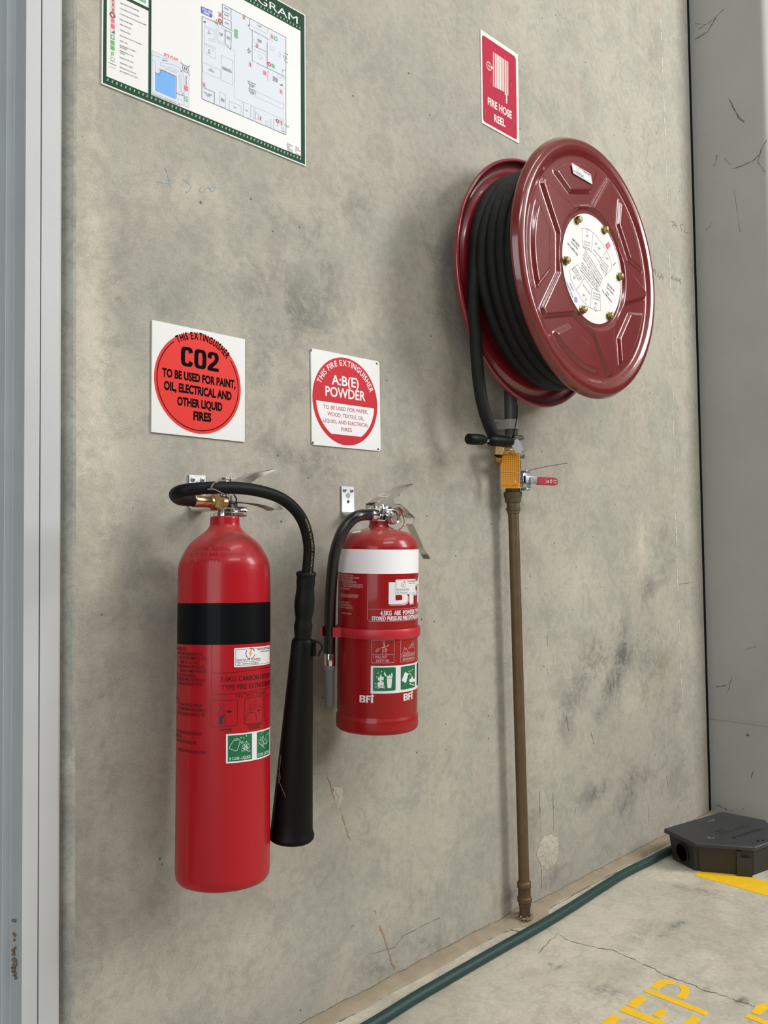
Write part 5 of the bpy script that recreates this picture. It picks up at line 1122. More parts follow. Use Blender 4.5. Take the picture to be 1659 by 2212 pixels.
hook('zinc wall hook behind the valve of the tall extinguisher', (.8088, .9740), .0330, .0590, .062, [(.014, .0052)], M_ZINC)
hook('zinc wall hook above left of the shorter extinguisher', (1.1553, .9705), .0340, .0560, .058, [(.010, .0055), (-.002, .0032)], M_ZINC)

# ================================================================== shared helpers for printed cylinders
class Can:
    def __init__(s, root, R):
        s.root, s.R = root, R; s.iv = inv(root); c = s.iv @ CAM; s.th0 = math.atan2(c.y, c.x)
    def px(s, px, py):
        o = s.iv @ CAM; d = s.iv.to_3x3() @ ray(px, py); A = d.x*d.x+d.y*d.y; B = o.x*d.x+o.y*d.y; C = o.x*o.x+o.y*o.y-s.R*s.R
        D = B*B-A*C; t = (-B-math.sqrt(max(0, D)))/A; p = o+d*t
        return ((math.atan2(p.y, p.x)-s.th0)*s.R, p.z)
    def map(s, v):
        a = s.th0+v.x/s.R; r = s.R+.0001+v.z; return Vector((r*math.cos(a), r*math.sin(a), v.y))
    def art(s, c): return Art(lambda x, y: s.px(*c(x, y)), .00009)
    def band(s, name, z0, z1, m, parent):
        bm = bmesh.new(); r = s.R+.00012; add_lathe(bm, [(r, z0), (r, z1)], 96, None, False); return obj(name, bm, m, parent)
def rrect(a, pts, wd, m, d=2, r=.004):
    """outline with rounded corners through four picture points"""
    P = [Vector(p) for p in a.q(pts)]; out = []
    for i in range(4):
        p, q, n = P[i], P[i-1], P[(i+1) % 4]; u = (q-p).normalized(); v = (n-p).normalized()
        for k in range(5): f = k/4; out.append(p+u*r*(1-f)**2+v*r*f**2)
    a.line_uv(out, wd, m, d, True); return out
def flame(a, cx, cy, s, m, d, wd=.0005, fill=False):
    L = [(-.5, .5), (-.62, .1), (-.35, -.2), (-.3, .05), (-.12, -.5), (.05, -.75), (.12, -.35), (.3, -.1), (.42, -.3), (.55, .1), (.4, .5), (.1, .42), (-.1, .55)]
    P = [(cx+x*s, cy+y*s) for x, y in L]
    if fill: a.poly(P, m, d)
    else: a.line(P, wd, m, d, True); a.line([(cx-.2*s, cy+.3*s), (cx-.05*s, cy-.1*s), (cx+.15*s, cy+.15*s), (cx+.1*s, cy+.4*s)], wd, m, d)
def drop(a, x, y, s, m, d): a.poly([(x, y-s), (x+s*.55, y), (x+s*.4, y+s*.7), (x-s*.4, y+s*.7), (x-s*.55, y)], m, d)

# ================================================================== CO2 EXTINGUISHER
RA = 0.072
co2 = thing('fire_extinguisher', 'tall red extinguisher with a black band and a long black discharge horn', 'fire extinguisher', (0.7724, -0.1255, 0.3712), (-0.034, 0.036, 0))
bm = bmesh.new()
add_lathe(bm, smooth_prof([(0, .003), (.052, .003), (.060, .001), (.0665, .0035), (.0705, .009), (RA, .018), (RA, .468), (.0714, .4765), (.0696, .4870), (.0632, .5010), (.0540, .5155), (.0415, .5262), (.0330, .5325), (.0272, .5385), (.0243, .5430), (.0234, .5470), (.0230, .5570), (.0222, .5582), (.0160, .5582)], 6, 17), 112)
body = obj('cylinder', bm, M_RED_BODY, co2)
A_ = Can(co2, RA)
def zloc(can, px, py): 
    o = can.iv @ CAM; d = can.iv.to_3x3() @ ray(px, py); t = -(o.x*d.x+o.y*d.y)/(d.x*d.x+d.y*d.y); return (o+d*t).z
A_.band('black_band', A_.px(482, 1393)[1], A_.px(482, 1302.5)[1], M_BLACK_BAND, co2)
cQ = zc(370, 1380, 1659/220); cW = zc(360, 1280, 1659/340)
a = A_.art(cQ); BK = mat('dark_red_print', '2a0a0c', .4)
a.line([(660, 100), (655, 880), (665, 905), (700, 912), (1000, 893), (1300, 855), (1500, 812), (1610, 780)], .0007, BK); a.line([(660, 562), (1000, 548), (1300, 510), (1500, 475), (1615, 445)], .0007, BK)
a.text('5.0KG CARBON DIOXIDE', (808, 702), (1700, 560), (808, 622), BK, 2, .004) if False else None
def ctext(a, s_, bl, br_u, tl, m, bold=0.0):
    """a line printed level round the body, from bl (picture point) over a given printed length"""
    B = a.P(*bl); T = a.P(*tl); a.text_uv(s_, (B[0], B[1]), (B[0]+br_u, B[1]), abs(T[1]-B[1]), m, 2, bold)
ctext(a, '5.0KG CARBON DIOXIDE', (810, 700), .1015, (810, 622), BK, .012); ctext(a, 'TYPE FIRE EXTNGUISHER', (818, 832), .1015, (818, 755), BK, .012)
a.build('product_lettering', A_.map, co2, .004)
a = A_.art(cQ)
left = [('CAUTION: BEFORE ATTEMPTING TO USE', 240, 193, 0), ('BEFORE USE, NOT DANGEROUS TO USE', 500, 275, 0), ('USE ONLY THE RECOMMENDED REFILL.', 600, 345, 0), ('ENSURE THAT ONLY THOSE', 458, 417, 0), ('RECHARGE MATERIALS SPECIFIED ON', 540, 487, 0), ('EXTINGUISHER NAMEPLATE BE USED', 578, 558, 0), ('THE USE OF OTHER RECHARGING', 400, 632, 0), ('MATERIALS MAY IMPAIR THE EFFICIENCY', 560, 702, 0), ('OR CAUSE MALFUNCTION OF THE FIRE', 510, 772, 0), ('MAINTENANCE', 128, 1005, 0), ('FOR ANNUAL PERIODIC PRESSURE', 506, 1118, 0), ('TEST AND MAINTENANCE REQUIREMENTS,', 576, 1190, 0)]
for s_, xr, yb_, _ in left:
    u, v = a.P(xr, yb_); wd_ = .00195*len(s_); a.text_uv(s_, (u-wd_, v), (u, v), .0046, BK, 2, .004)
a.build('caution_lettering', A_.map, co2, .004)
a = A_.art(cW)
for s_, xr, yb_ in (('REFER TO AUSTRALIAN STANDARD 1851', 400, 1310), ('REMOVE PRESSURE VESSEL, CONTENTS', 372, 1510), ('UNDER PRESSURE', 158, 1535), ('RELEASE ALL PRESSURE BEFORE', 312, 1603), ('USE ONLY BFI APPROVED REPLACEMENT', 432, 1703)):
    u, v = a.P(xr, yb_); wd_ = .00195*len(s_); a.text_uv(s_, (u-wd_, v), (u, v), .0046, BK, 2, .004)
a.build('caution_lettering', A_.map, co2, .004)
a = A_.art(cW); B_ = a.P(728, 1112); a.text_uv('I N S T R U C T I O N S', B_, (B_[0]+.058, B_[1]), .0062, BK, 2, 0)
rrect(a, [(470, 1138), (745, 1128), (745, 1402), (470, 1418)], .0006, BK); rrect(a, [(820, 1118), (1020, 1088), (1012, 1362), (818, 1392)], .0006, BK)
B1 = a.P(820, 1118); B2 = a.P(818, 1392); B3 = a.P(1018, 1090)
g0 = B3[0]+(B3[0]-B1[0])*.14; wd_ = B3[0]-B1[0]; pl = [(g0, B2[1]), (g0+wd_, B2[1]), (g0+wd_, B1[1]), (g0, B1[1])]; a.line_uv(pl, .0006, BK, 2, True)
a.line([(556, 1195), (565, 1175), (585, 1170), (603, 1180), (606, 1200), (592, 1218), (568, 1216), (556, 1195)], .0006, BK); a.line([(570, 1220), (552, 1260), (545, 1300)], .0006, BK); a.line([(592, 1220), (602, 1262), (600, 1300)], .0006, BK); a.line([(575, 1222), (578, 1300)], .0005, BK); a.line([(600, 1270), (618, 1282), (612, 1298), (600, 1296)], .0006, BK)
a.poly([(550, 1304), (600, 1302), (588, 1340), (590, 1388), (555, 1390), (558, 1340)], BK); a.line([(600, 1310), (615, 1340), (620, 1398)], .0006, BK); a.line([(552, 1340), (556, 1400)], .0006, BK)
a.poly([(632, 1248), (660, 1244), (660, 1234), (690, 1254), (660, 1274), (660, 1266), (632, 1268)], BK)
a.line([(880, 1215), (870, 1205), (918, 1145), (938, 1140), (950, 1150), (905, 1210), (880, 1215)], .0006, BK); a.line([(905, 1210), (950, 1182), (975, 1185), (970, 1198), (920, 1222)], .0006, BK); a.line([(840, 1245), (870, 1228), (900, 1235), (940, 1222)], .0006, BK); a.line([(835, 1345), (838, 1290), (870, 1265), (925, 1262), (942, 1282), (944, 1352)], .0006, BK); a.line([(880, 1250), (895, 1272), (912, 1250)], .0006, BK); a.line([(988, 1190), (1000, 1200), (998, 1225), (986, 1230)], .0006, BK)
a.poly([(955, 1238), (968, 1236), (968, 1228), (984, 1242), (968, 1258), (968, 1250), (955, 1252)], BK)
u0_, v0_ = a.P(538, 1465); a.text_uv('1. CARRY TO FIRE', (u0_, v0_), (a.P(686, 1458)[0], v0_), .0038, BK, 2, 0); u0_, v0_ = a.P(846, 1420); a.text_uv('2. REMOVE LOCKING PIN', (u0_, v0_), (u0_+.030, v0_), .0036, BK, 2, 0); u0_, v0_ = a.P(866, 1446); a.text_uv('AND LOWER NOZZLE', (u0_, v0_), (u0_+.022, v0_), .0036, BK, 2, 0)
a.build('instruction_pictograms', A_.map, co2, .004)
# white and green class label
a = A_.art(cW); tl, bl, tr = a.P(625, 1494), a.P(625, 1802), a.P(1086, 1400)
lw = tr[0]-tl[0]; lh = tl[1]-bl[1]
lw = max(lw, .070); a.poly_uv([bl, (bl[0]+lw, bl[1]), (bl[0]+lw, tl[1]), tl], M_WHITE_P, 2)
g1a, g1b = a.P(645, 1508), a.P(898, 1758); g2a = a.P(950, 1462)
gw_ = g1b[0]-g1a[0]; yb1, yt1 = bl[1]+lh*.055, tl[1]-lh*.05
a.poly_uv([(g1a[0], yb1), (g1a[0]+gw_, yb1), (g1a[0]+gw_, yt1), (g1a[0], yt1)], M_SAFE, 3); x2 = g2a[0]
a.poly_uv([(x2, yb1), (x2+gw_, yb1), (x2+gw_, yt1), (x2, yt1)], M_SAFE, 3)
a.line([(715, 1543), (745, 1538), (775, 1560), (745, 1660), (722, 1670), (664, 1645), (660, 1630), (715, 1543)], .0006, M_WHITE_P, 4); a.line([(720, 1560), (745, 1552)], .0008, M_WHITE_P, 4); a.line([(770, 1580), (800, 1570), (815, 1585)], .0006, M_WHITE_P, 4)
flame(a, 838, 1610, 62, M_WHITE_P, 4); a.line([(790, 1640), (860, 1672), (880, 1668)], .0006, M_WHITE_P, 4); a.line([(865, 1640), (800, 1672), (785, 1665)], .0006, M_WHITE_P, 4); flame(a, 838, 1625, 32, M_WHITE_P, 4)
for p in ((782, 1530), (810, 1532), (840, 1510), (792, 1588)): drop(a, p[0], p[1], 8, M_WHITE_P, 4)
t0_ = a.P(662, 1765); a.text_uv('B CLASS - LIQUIDS', (g1a[0]+gw_*.07, yb1+lh*.045), (g1a[0]+gw_*.93, yb1+lh*.045), lh*.10, M_WHITE_P, 4, .01)
a.text_uv('E CLASS - ELECTRICAL', (x2+gw_*.05, yb1+lh*.045), (x2+gw_*.95, yb1+lh*.045), lh*.10, M_WHITE_P, 4, .01)
flame(a, 1012, 1560, 70, M_WHITE_P, 4); a.line([(985, 1600), (1030, 1640)], .0006, M_WHITE_P, 4); a.line([(1000, 1520), (1025, 1600), (1000, 1620)], .0006, M_WHITE_P, 4)
for p in ((992, 1490), (1012, 1470), (985, 1528)): drop(a, p[0], p[1], 7, M_WHITE_P, 4)
a.line_uv([(x2+gw_*.6, yt1-lh*.2), (x2+gw_*.85, yt1-lh*.1), (x2+gw_*.8, yb1+lh*.5), (x2+gw_*.62, yb1+lh*.4), (x2+gw_*.6, yt1-lh*.2)], .0006, M_WHITE_P, 4)
a.build('class_label', A_.map, co2, .004)
a = A_.art(cQ); q0, q1, q3 = a.P(1020, 465), a.P(1600, 392), a.P(1022, 150)
sticker('service_sticker', (Vector((q0[0], q0[1])), Vector((max(q1[0]-q0[0], .052), .0)), Vector((0, q3[1]-q0[1]))), co2, A_.map, .004)
# stamped figures on the shoulder
def shoulder(z):
    P_ = [(RA, .468), (.0714, .4765), (.0696, .4870), (.0632, .5010), (.0540, .5155), (.0415, .5262), (.0330, .5325)]
    for (r0_, z0_), (r1_, z1_) in zip(P_, P_[1:]):
        if z0_ <= z <= z1_: return r0_+(r1_-r0_)*(z-z0_)/(z1_-z0_)
    return RA
M_STAMP = mat('stamped_figures', '8e1119', .35, coat=.4)
a = Art(step=.00004)
for s_, u0_, u1_, z_ in (('TP 79  345396', -.056, .010, .5020), ('VS PT 215 BAR GC 8-241642(8)', -.066, .052, .4935), ('PH LAB 2351', -.058, -.008, .4835)):
    a.text_uv(s_, (u0_, z_), (u1_, z_), .0052, M_STAMP, 1, .0)
def smap(v):
    r = shoulder(v.y)+.0006; an = A_.th0+v.x/RA; return Vector((r*math.cos(an), r*math.sin(an), v.y+.0001))
a.build('stamped_lettering', smap, co2, .004)
# valve, brass outlet, handles
co2i = inv(co2)
def C2(v): return co2i @ v
AX = lambda z: wm(co2) @ Vector((0, 0, z))
bm = bmesh.new(); add_lathe(bm, [(.0160, .556), (.0185, .5585), (.0185, .5640), (.0172, .5650), (.0172, .5700), (.0205, .5715), (.0205, .5850), (.0185, .5870), (.0165, .5890), (.0165, .6080), (.0125, .6120), (.0100, .6200), (.006, .6215)], 40)
add_box(bm, (-.0145, -.0125, .568), (.0145, .0125, .604), .002)
valve = obj('valve', bm, M_CHROME, co2)
bm = bmesh.new(); p0, p1 = C2(at_y(487, 1103.5, -.130)), C2(at_y(514, 1103.5, -.142))
ax_ = Vector((.80, -.60, 0)); p0 = Vector((0, 0, .5665))+ax_*.012; add_lathe(bm, [(.0072, 0), (.0078, .001), (.0078, .0205), (.0065, .0222), (.0030, .0225), (.0024, .019)], 24, frame_to(p0, ax_))
for k in range(16):
    t = k/16*2*math.pi; Mq = frame_to(p0, ax_); vs = add_box(bm, (-.0005, -.0005, .003), (.0005, .0005, .018)); xf(bm, Mq @ Matrix.Translation((.0079*math.cos(t), .0079*math.sin(t), 0)), vs)
obj('burst_plug', bm, M_CHROME, valve)
no = C2(at_d(474, 1085, 1.366)); nd = (C2(at_d(440, 1083, 1.345))-no).normalized()
bm = bmesh.new(); Mn = frame_to(no, nd); add_lathe(bm, [(.0122, .0), (.0134, .0015), (.0134, .0145), (.0120, .0165)], 6, Mn @ Matrix.Rotation(.25, 4, 'Z')); add_lathe(bm, [(.0098, .0165), (.0098, .0215)], 24, Mn); add_lathe(bm, [(.010, -.010), (.010, .0)], 24, Mn); nut_ = obj('outlet_nut', bm, M_BRASS, co2)
bm = bmesh.new(); add_lathe(bm, [(.0088, .0205), (.0096, .0220), (.0098, .052), (.0092, .0535)], 30, Mn); obj('ferrule', bm, mat('copper_ferrule', 'c59a78', .22, 1.0), nut_)
hp = [no+nd*.048, no+nd*.060]+[C2(at_d(*q)) for q in ((388, 1078, 1.300), (378.5, 1070, 1.268), (384, 1063.5, 1.244), (405, 1058, 1.232), (450, 1054.2, 1.238), (500, 1053.5, 1.256), (550, 1058.5, 1.280), (600, 1073, 1.308), (634, 1097, 1.330), (656, 1130, 1.346), (667, 1175, 1.357), (666, 1215, 1.362), (662, 1255, 1.366))]
bm = bmesh.new(); add_tube(bm, spline(hp, 9), .0090, 22); hs = obj('hose', bm, M_BLACK_RUB, co2)
# printing down the hose
a = Art(step=.00003); hs_p = spline(hp, 9); i0 = len(hs_p)-32
def hose_map(v):
    k = v.x*(len(hs_p)-1-i0)/.075; i = min(len(hs_p)-2, i0+int(k)); f = k-int(k); p = hs_p[i].lerp(hs_p[i+1], f); t = (hs_p[i+1]-hs_p[i]).normalized()
    cdir = (C2(CAM)-p); cdir = (cdir-t*cdir.dot(t)).normalized(); side = t.cross(cdir); ang = -.62+v.y/.009
    return p+(cdir*math.cos(ang)+side*math.sin(ang))*.00918
a.text_uv('8MM EN853 1SN/R1AT', (.004, -.0012), (.070, -.0012), .0026, mat('hose_gold_print', '8f7540', .5), 1, .01); a.build('hose_lettering', hose_map, hs)
yv = -.118
def hv(px, py, dy=0.0): return C2(at_y(px, py, yv+dy))
wy = co2i.to_3x3() @ Vector((0, 1, 0))
bm = bmesh.new(); add_channel(bm, [hv(480, 1056), hv(497, 1044), hv(517, 1034), hv(536, 1024.5), hv(542, 1022), hv(560, 1018.5), hv(584, 1014.5)], wy, [.017, .017, .018, .022, .024, .026, .025], [.012, .013, .013, .0115, .010, .007, .002], .0018)
obj('squeeze_lever', bm, M_STEEL, co2)
bm = bmesh.new(); add_channel(bm, [hv(488, 1062), hv(512, 1066.5), hv(540, 1071), hv(566, 1077), hv(582, 1083), hv(594, 1091), hv(601, 1099)], wy, [.020, .022, .024, .026, .027, .027, .025], [.014, .014, .0125, .012, .012, .011, .003], .0018)
obj('carry_handle', bm, M_STEEL, co2)
for s_ in (-1, 1):
    bm = bmesh.new(); add_box(bm, (-.010, -.0010+s_*.0095, .594), (.020, .0010+s_*.0095, .612), .0006); obj('handle_cheek', bm, M_STEEL, co2)
bm = bmesh.new(); add_tube(bm, spline([hv(505, 1068, -.014), hv(511, 1079, -.017), hv(506, 1088, -.018), hv(500, 1086, -.016)], 6), .0011, 8); obj('pin_tie', bm, M_BLACK_PL, co2)
bm = bmesh.new(); pr = [hv(488, 1033, -.012), hv(492, 1030, -.014), hv(498, 1024, -.014), hv(506, 1024, -.012), hv(509, 1029, -.010), hv(506, 1033.5, -.010), hv(497, 1034, -.012), hv(490, 1033, -.014)]
for p in spline(pr, 3): add_lathe(bm, [(0, -.0007), (.0007, 0), (0, .0007)], 6, Matrix.Translation(p))
add_tube(bm, spline(pr, 4), .00035, 5); obj('bead_seal', bm, M_WHITE_W, co2)
bm = bmesh.new(); add_tube(bm, spline([C2(at_d(456, 1054, 1.226)), C2(at_d(461, 1045, 1.228)), C2(at_d(470, 1041, 1.24)), hv(490, 1037, -.02)], 6), .0012, 8); add_tube(bm, spline([C2(at_d(448, 1057, 1.225)), C2(at_d(462, 1057, 1.226)), C2(at_d(475, 1063, 1.232)), C2(at_d(488, 1070, 1.25))], 6), .0009, 8)
obj('string', bm, mat('dirty_string', '7d756b', .9), co2)
# discharge horn: grip, collar, bell with rolled rim, side hook
h0, h1 = C2(at_d(661.5, 1237, 1.365)), C2(at_d(629.5, 1800, 1.405)); hd = (h1-h0); HL = hd.length; Mh = frame_to(h0, hd)
def hf(py): return HL*(py-1237)/(1800-1237)
PXM = 1.372/FPX
bm = bmesh.new(); add_lathe(bm, [(.0098, hf(1246)), (.0118, hf(1237)), (.0142, hf(1235)), (.0158, hf(1238)), (.0160, hf(1242)), (.0148, hf(1245)), (.0143, hf(1249)), (.0148, hf(1256)), (.0140, hf(1268)), (.0139, hf(1272)), (.0150, hf(1285)), (.0160, hf(1300)), (.0158, hf(1312)), (.0143, hf(1325)), (.0130, hf(1335)), (.0132, hf(1340)), (.0146, hf(1350)), (.0145, hf(1356)), (.0134, hf(1366)), (.0128, hf(1375)), (.0128, hf(1384))], 44, Mh)
grip_ = obj('horn_grip', bm, M_BLACK_RUB, co2)
bm = bmesh.new(); add_lathe(bm, [(.0110, hf(1377)), (.0150, hf(1378)), (.0166, hf(1382)), (.0172, hf(1390)), (.0205, hf(1470)), (.0262, hf(1610)), (.0322, hf(1755)), (.0338, hf(1791)), (.0356, hf(1796)), (.0368, hf(1801)), (.0366, hf(1806)), (.0350, hf(1809)), (.0330, hf(1806)), (.0316, hf(1760)), (.0255, hf(1610)), (.0165, hf(1400)), (0, hf(1400))], 64, Mh, False)
horn = obj('horn', bm, M_BLACK_PL, co2)
bm = bmesh.new(); hk = [C2(at_d(*q)) for q in ((671, 1386, 1.372), (680, 1383, 1.372), (690, 1386, 1.372), (697, 1393, 1.372), (698, 1402, 1.372), (693, 1409, 1.372), (690, 1418, 1.372))]
side_ = C2(at_d(690, 1386, 1.40))-C2(at_d(690, 1386, 1.372))
add_channel(bm, spline(hk, 4), side_, .012, .0032, .0012, (1, 0, .3)); p_ = C2(at_d(675.5, 1398, 1.372)); add_box(bm, tuple(p_-Vector((.0035, .005, .014))), tuple(p_+Vector((.0025, .005, .012))), .001)
obj('horn_hook', bm, M_BLACK_PL, horn)
for L in ([(601, 1670), (604, 1690), (600, 1702)], [(598, 1684), (603, 1700), (611, 1716), (617, 1728)], [(606, 1640), (603, 1668), (601, 1690)]):
    bm = bmesh.new(); P = []
    for q in L:   # laid on the bell's skin
        p = C2(at_d(q[0], q[1], 1.36)); f = (p-h0).dot(hd.normalized()); c_ = h0+hd.normalized()*f; rr = .0172+(.0338-.0172)*max(0, (f-hf(1390))/(hf(1791)-hf(1390))); dr = (C2(CAM)-c_); dr = (dr-hd.normalized()*dr.dot(hd.normalized())).normalized(); sd_ = hd.normalized().cross(dr); x_ = (p-c_).dot(sd_); x_ = max(-rr*.95, min(rr*.95, x_)); P.append(c_+sd_*x_+dr*(math.sqrt(rr*rr-x_*x_)+.0004))
    add_tube(bm, spline(P, 5), .00045, 6); obj('cobweb', bm, mat('dust_strand', '6f6e68', .9), horn)

# ================================================================== POWDER EXTINGUISHER
RB = 0.0740
abe = thing('fire_extinguisher', 'shorter red powder extinguisher with a white band and a thin black side hose', 'fire extinguisher', (1.1215, -0.1115, 0.5482), (0.028, 0.002, 0))
bm = bmesh.new()
add_lathe(bm, smooth_prof([(0, .012), (.055, .010), (.068, .0), (.0725, .0005), (.0752, .0035), (.0757, .008), (.0757, .0215), (.0750, .0255), (.0732, .0290), (.0730, .0305), (RB, .0345), (RB, .327), (.0735, .3315), (.0712, .3385), (.0672, .3460), (.0600, .3530), (.0500, .3580), (.0380, .3615), (.0260, .3635), (.0205, .3655), (.0186, .3690), (.0176, .3715), (.0172, .3770), (.0165, .3782), (.012, .3782)], 12, 22), 112)
obj('cylinder', bm, M_RED_ABE, abe)
B_ = Can(abe, RB)
B_.band('white_band', zloc(B_, 817, 1235.5), zloc(B_, 817, 1185.3), mat('band_white', 'efedef', .4, 0, .25), abe)
cT = zc(680, 1200, 1382/250); cV = zc(680, 1020, 1659/280)
bm = bmesh.new(); z0_, z1_ = zloc(B_, 815, 1371), zloc(B_, 815, 1350.5); add_lathe(bm, [(RB+.0004, z0_), (RB+.0034, z0_+.0002), (RB+.0046, z0_+.003), (RB+.0046, z1_-.003), (RB+.0034, z1_-.0002), (RB+.0004, z1_)], 96, None, False)
Bi = inv(abe)
def B2(v): return Bi @ v
strap = obj('retaining_strap', bm, M_RED_STRAP, abe)
hc = B2(at_d(712.5, 1361, 1.568)); hc.z = (z0_+z1_)/2
bm = bmesh.new(); rad_dir = Vector((hc.x, hc.y, 0)).normalized(); tan = Vector((-rad_dir.y, rad_dir.x, 0))
camd = (B2(CAM)-hc); camd.z = 0; camd.normalize(); rgt = Vector((-camd.y, camd.x, 0))
def clip_pt(f, s_): return hc+rgt*f+camd*s_
ins = [clip_pt(-.0135, .006), clip_pt(-.0135, -.004), clip_pt(-.010, -.0115), clip_pt(0, -.0140), clip_pt(.011, -.0115), clip_pt(.0150, -.003), clip_pt(.0120, .0105), clip_pt(.0030, .0132)]
lo = []
for p in ins: pass
def wallstrip(bm, pts, th, z0, z1):
    n = len(pts); L = []
    for i, p in enumerate(pts):
        t = (pts[min(i+1, n-1)]-pts[max(i-1, 0)]); t.z = 0; t.normalize(); nn = Vector((-t.y, t.x, 0))*th/2
        L.append([bm.verts.new((p.x+nn.x, p.y+nn.y, z0)), bm.verts.new((p.x-nn.x, p.y-nn.y, z0)), bm.verts.new((p.x-nn.x, p.y-nn.y, z1)), bm.verts.new((p.x+nn.x, p.y+nn.y, z1))])
    for a, b in zip(L, L[1:]):
        for k in range(4): bm.faces.new((a[k], a[(k+1) % 4], b[(k+1) % 4], b[k]))
    bm.faces.new(L[0]); bm.faces.new(L[-1][::-1])
wallstrip(bm, spline([clip_pt(-.0150, .010)]+ins[1:6], 5), .0026, z0_, z1_)
sa = B2(at_d(746, 1361, 1.545)); sa.z = hc.z; sb = sa.copy(); sb = Vector((sa.x, sa.y, 0)).normalized()*(RB+.003); sb.z = hc.z
wallstrip(bm, spline([clip_pt(.0050, .0140), clip_pt(.0200, .0128), clip_pt(.0300, .0140), Vector((math.cos(B_.th0-.55)*(RB+.0035), math.sin(B_.th0-.55)*(RB+.0035), hc.z))], 5), .0040, z0_, z1_)
wallstrip(bm, [clip_pt(.0145, -.004), clip_pt(.0250, -.004)], .006, z0_, z1_)
obj('hose_clip', bm, M_RED_STRAP, strap)
# printing
a = B_.art(cT); WP = M_WHITE_P
u_l = a.P(632, 500)[0]; z_t, z_m, z_b = a.P(632, 198)[1], a.P(640, 640)[1], a.P(660, 786)[1]; u_r = .088
a.line_uv([(u_l, z_t), (u_l, z_b+.003), (u_l+.003, z_b), (u_r, z_b)], .0005, M_RED_STRAP if False else mat('pink_print', 'd9a3a3', .4)); a.line_uv([(u_l, z_m), (u_r, z_m)], .0005, mat('pink_print', 'd9a3a3', .4))
ctext(a, '4.5KG  ABE  POWDER TYPE', (782, 715), .096, (782, 662), WP, .03); ctext(a, 'STORED PRESSURE FIRE EXTINGUISHER', (680, 775), .118, (680, 728), WP, .035)
a.build('product_lettering', B_.map, abe, .004)
# large brand mark, flame on the i
a = B_.art(cT); u0_, v0_ = a.P(880, 582); v1_ = a.P(880, 318)[1]; hgt = v1_-v0_
def brand(a, u0_, v0_, h, wd, m, d):
    P = lambda x, y: (u0_+x*wd, v0_+y*h)
    a.poly_uv([P(0, 0), P(.30, 0), P(.38, .06), P(.40, .16), P(.40, .36), P(.36, .46), P(.30, .5), P(.36, .55), P(.39, .64), P(.39, .84), P(.36, .94), P(.29, 1), P(0, 1)], m, d)
    a.poly_uv([P(.44, 0), P(.56, 0), P(.56, .40), P(.70, .40), P(.70, .60), P(.56, .60), P(.56, .80), P(.73, .80), P(.73, 1), P(.44, 1)], m, d)
    a.poly_uv([P(.76, 0), P(.90, 0), P(.90, .78), P(.76, .78)], m, d)
    a.poly_uv([P(.75, .84), P(.92, .84), P(.98, 1.0), P(.93, 1.12), P(.90, 1.0), P(.87, 1.34), P(.80, 1.1), P(.74, 1.02)], m, d)
def brand_holes(a, u0_, v0_, h, wd, m, d):
    P = lambda x, y: (u0_+x*wd, v0_+y*h)
    a.poly_uv([P(.13, .17), P(.25, .17), P(.27, .22), P(.27, .36), P(.24, .41), P(.13, .41)], m, d); a.poly_uv([P(.13, .59), P(.24, .59), P(.26, .64), P(.26, .77), P(.24, .82), P(.13, .82)], m, d)
MR = M_RED_ABE
brand(a, u0_+.0022, v0_-.0022, hgt, .100, WP, 1); brand(a, u0_+.0009, v0_-.0009, hgt, .100, MR, 2); brand(a, u0_, v0_, hgt, .100, WP, 3); brand_holes(a, u0_, v0_, hgt, .100, MR, 4); a.build('brand_mark', B_.map, abe, .004)
a = B_.art(cT)
for px_, py_, top in ((535, 1750, 1665), (1058, 1735, 1652)):
    u0_, v0_ = a.P(px_, py_); v1_ = a.P(px_, top)[1]; brand(a, u0_, v0_, v1_-v0_, .0275, WP, 2); brand_holes(a, u0_, v0_, v1_-v0_, .0275, MR, 3); a.build('brand_mark', B_.map, abe, .004); a = B_.art(cT)
u0_, v0_ = a.P(275, 1702); h_ = a.P(275, 1612)[1]-v0_; brand(a, u0_-.0245, v0_, h_, .0275, WP, 2)
a.build('brand_mark', B_.map, abe, .004)
a = B_.art(cT); PK = mat('pale_pink_print', 'd8b4b2', .4)
for s_, xr, yb_ in (('THIS UNIT MUST NOT BE USED OTHER THAN THE', 455, 250), ('REFILL WITH 4.5KG OF ABE DRY CHEMICAL POWDER', 532, 280), ('REMOVE FROM SERVICE FOR RECHARGE.', 452, 305), ('ONLY APPROVED RECHARGE MATERIALS', 500, 332), ('SHOWN ON NAMEPLATE BE USED. THE USE OF', 575, 362), ('OTHERS COULD IMPAIR THE EFFICIENCY OR', 575, 388), ('ACTION OF THE EXTINGUISHER.', 420, 410), ('PERIODIC PRESSURE TEST AND MAINTENANCE', 520, 488), ('REFER TO AUSTRALIAN STANDARD 1851 PART 1.', 522, 510), ('PRESSURISE ONLY WITH DRY NITROGEN', 412, 575), ('RELEASE PRESSURE BEFORE SERVICING.', 440, 608), ('USE ONLY APPROVED REPLACEMENT PARTS', 452, 640), ('BFI MADE FOR AUSTRALIA', 438, 708)):
    u, v = a.P(xr, yb_); wd_ = .00128*len(s_); a.text_uv(s_, (u-wd_, v), (u, v), .0029, PK, 2, .004)
a.build('caution_lettering', B_.map, abe, .004)
a = B_.art(cT); u0_, v0_ = a.P(680, 986); a.text_uv('INSTRUCTIONS', (u0_, v0_-.001), (a.P(940, 982)[0], v0_-.001), .0052, PK, 2, .01)
def box_uv(u0_, u1_, z0_, z1_, wd, m): a.line_uv([(u0_, z0_), (u1_, z0_), (u1_, z1_), (u0_, z1_)], wd, m, 2, True)
ua, ub_ = a.P(682, 1100)[0], a.P(947, 1100)[0]; za, zb = a.P(690, 1010)[1], a.P(690, 1282)[1]; zm = a.P(690, 1185)[1]
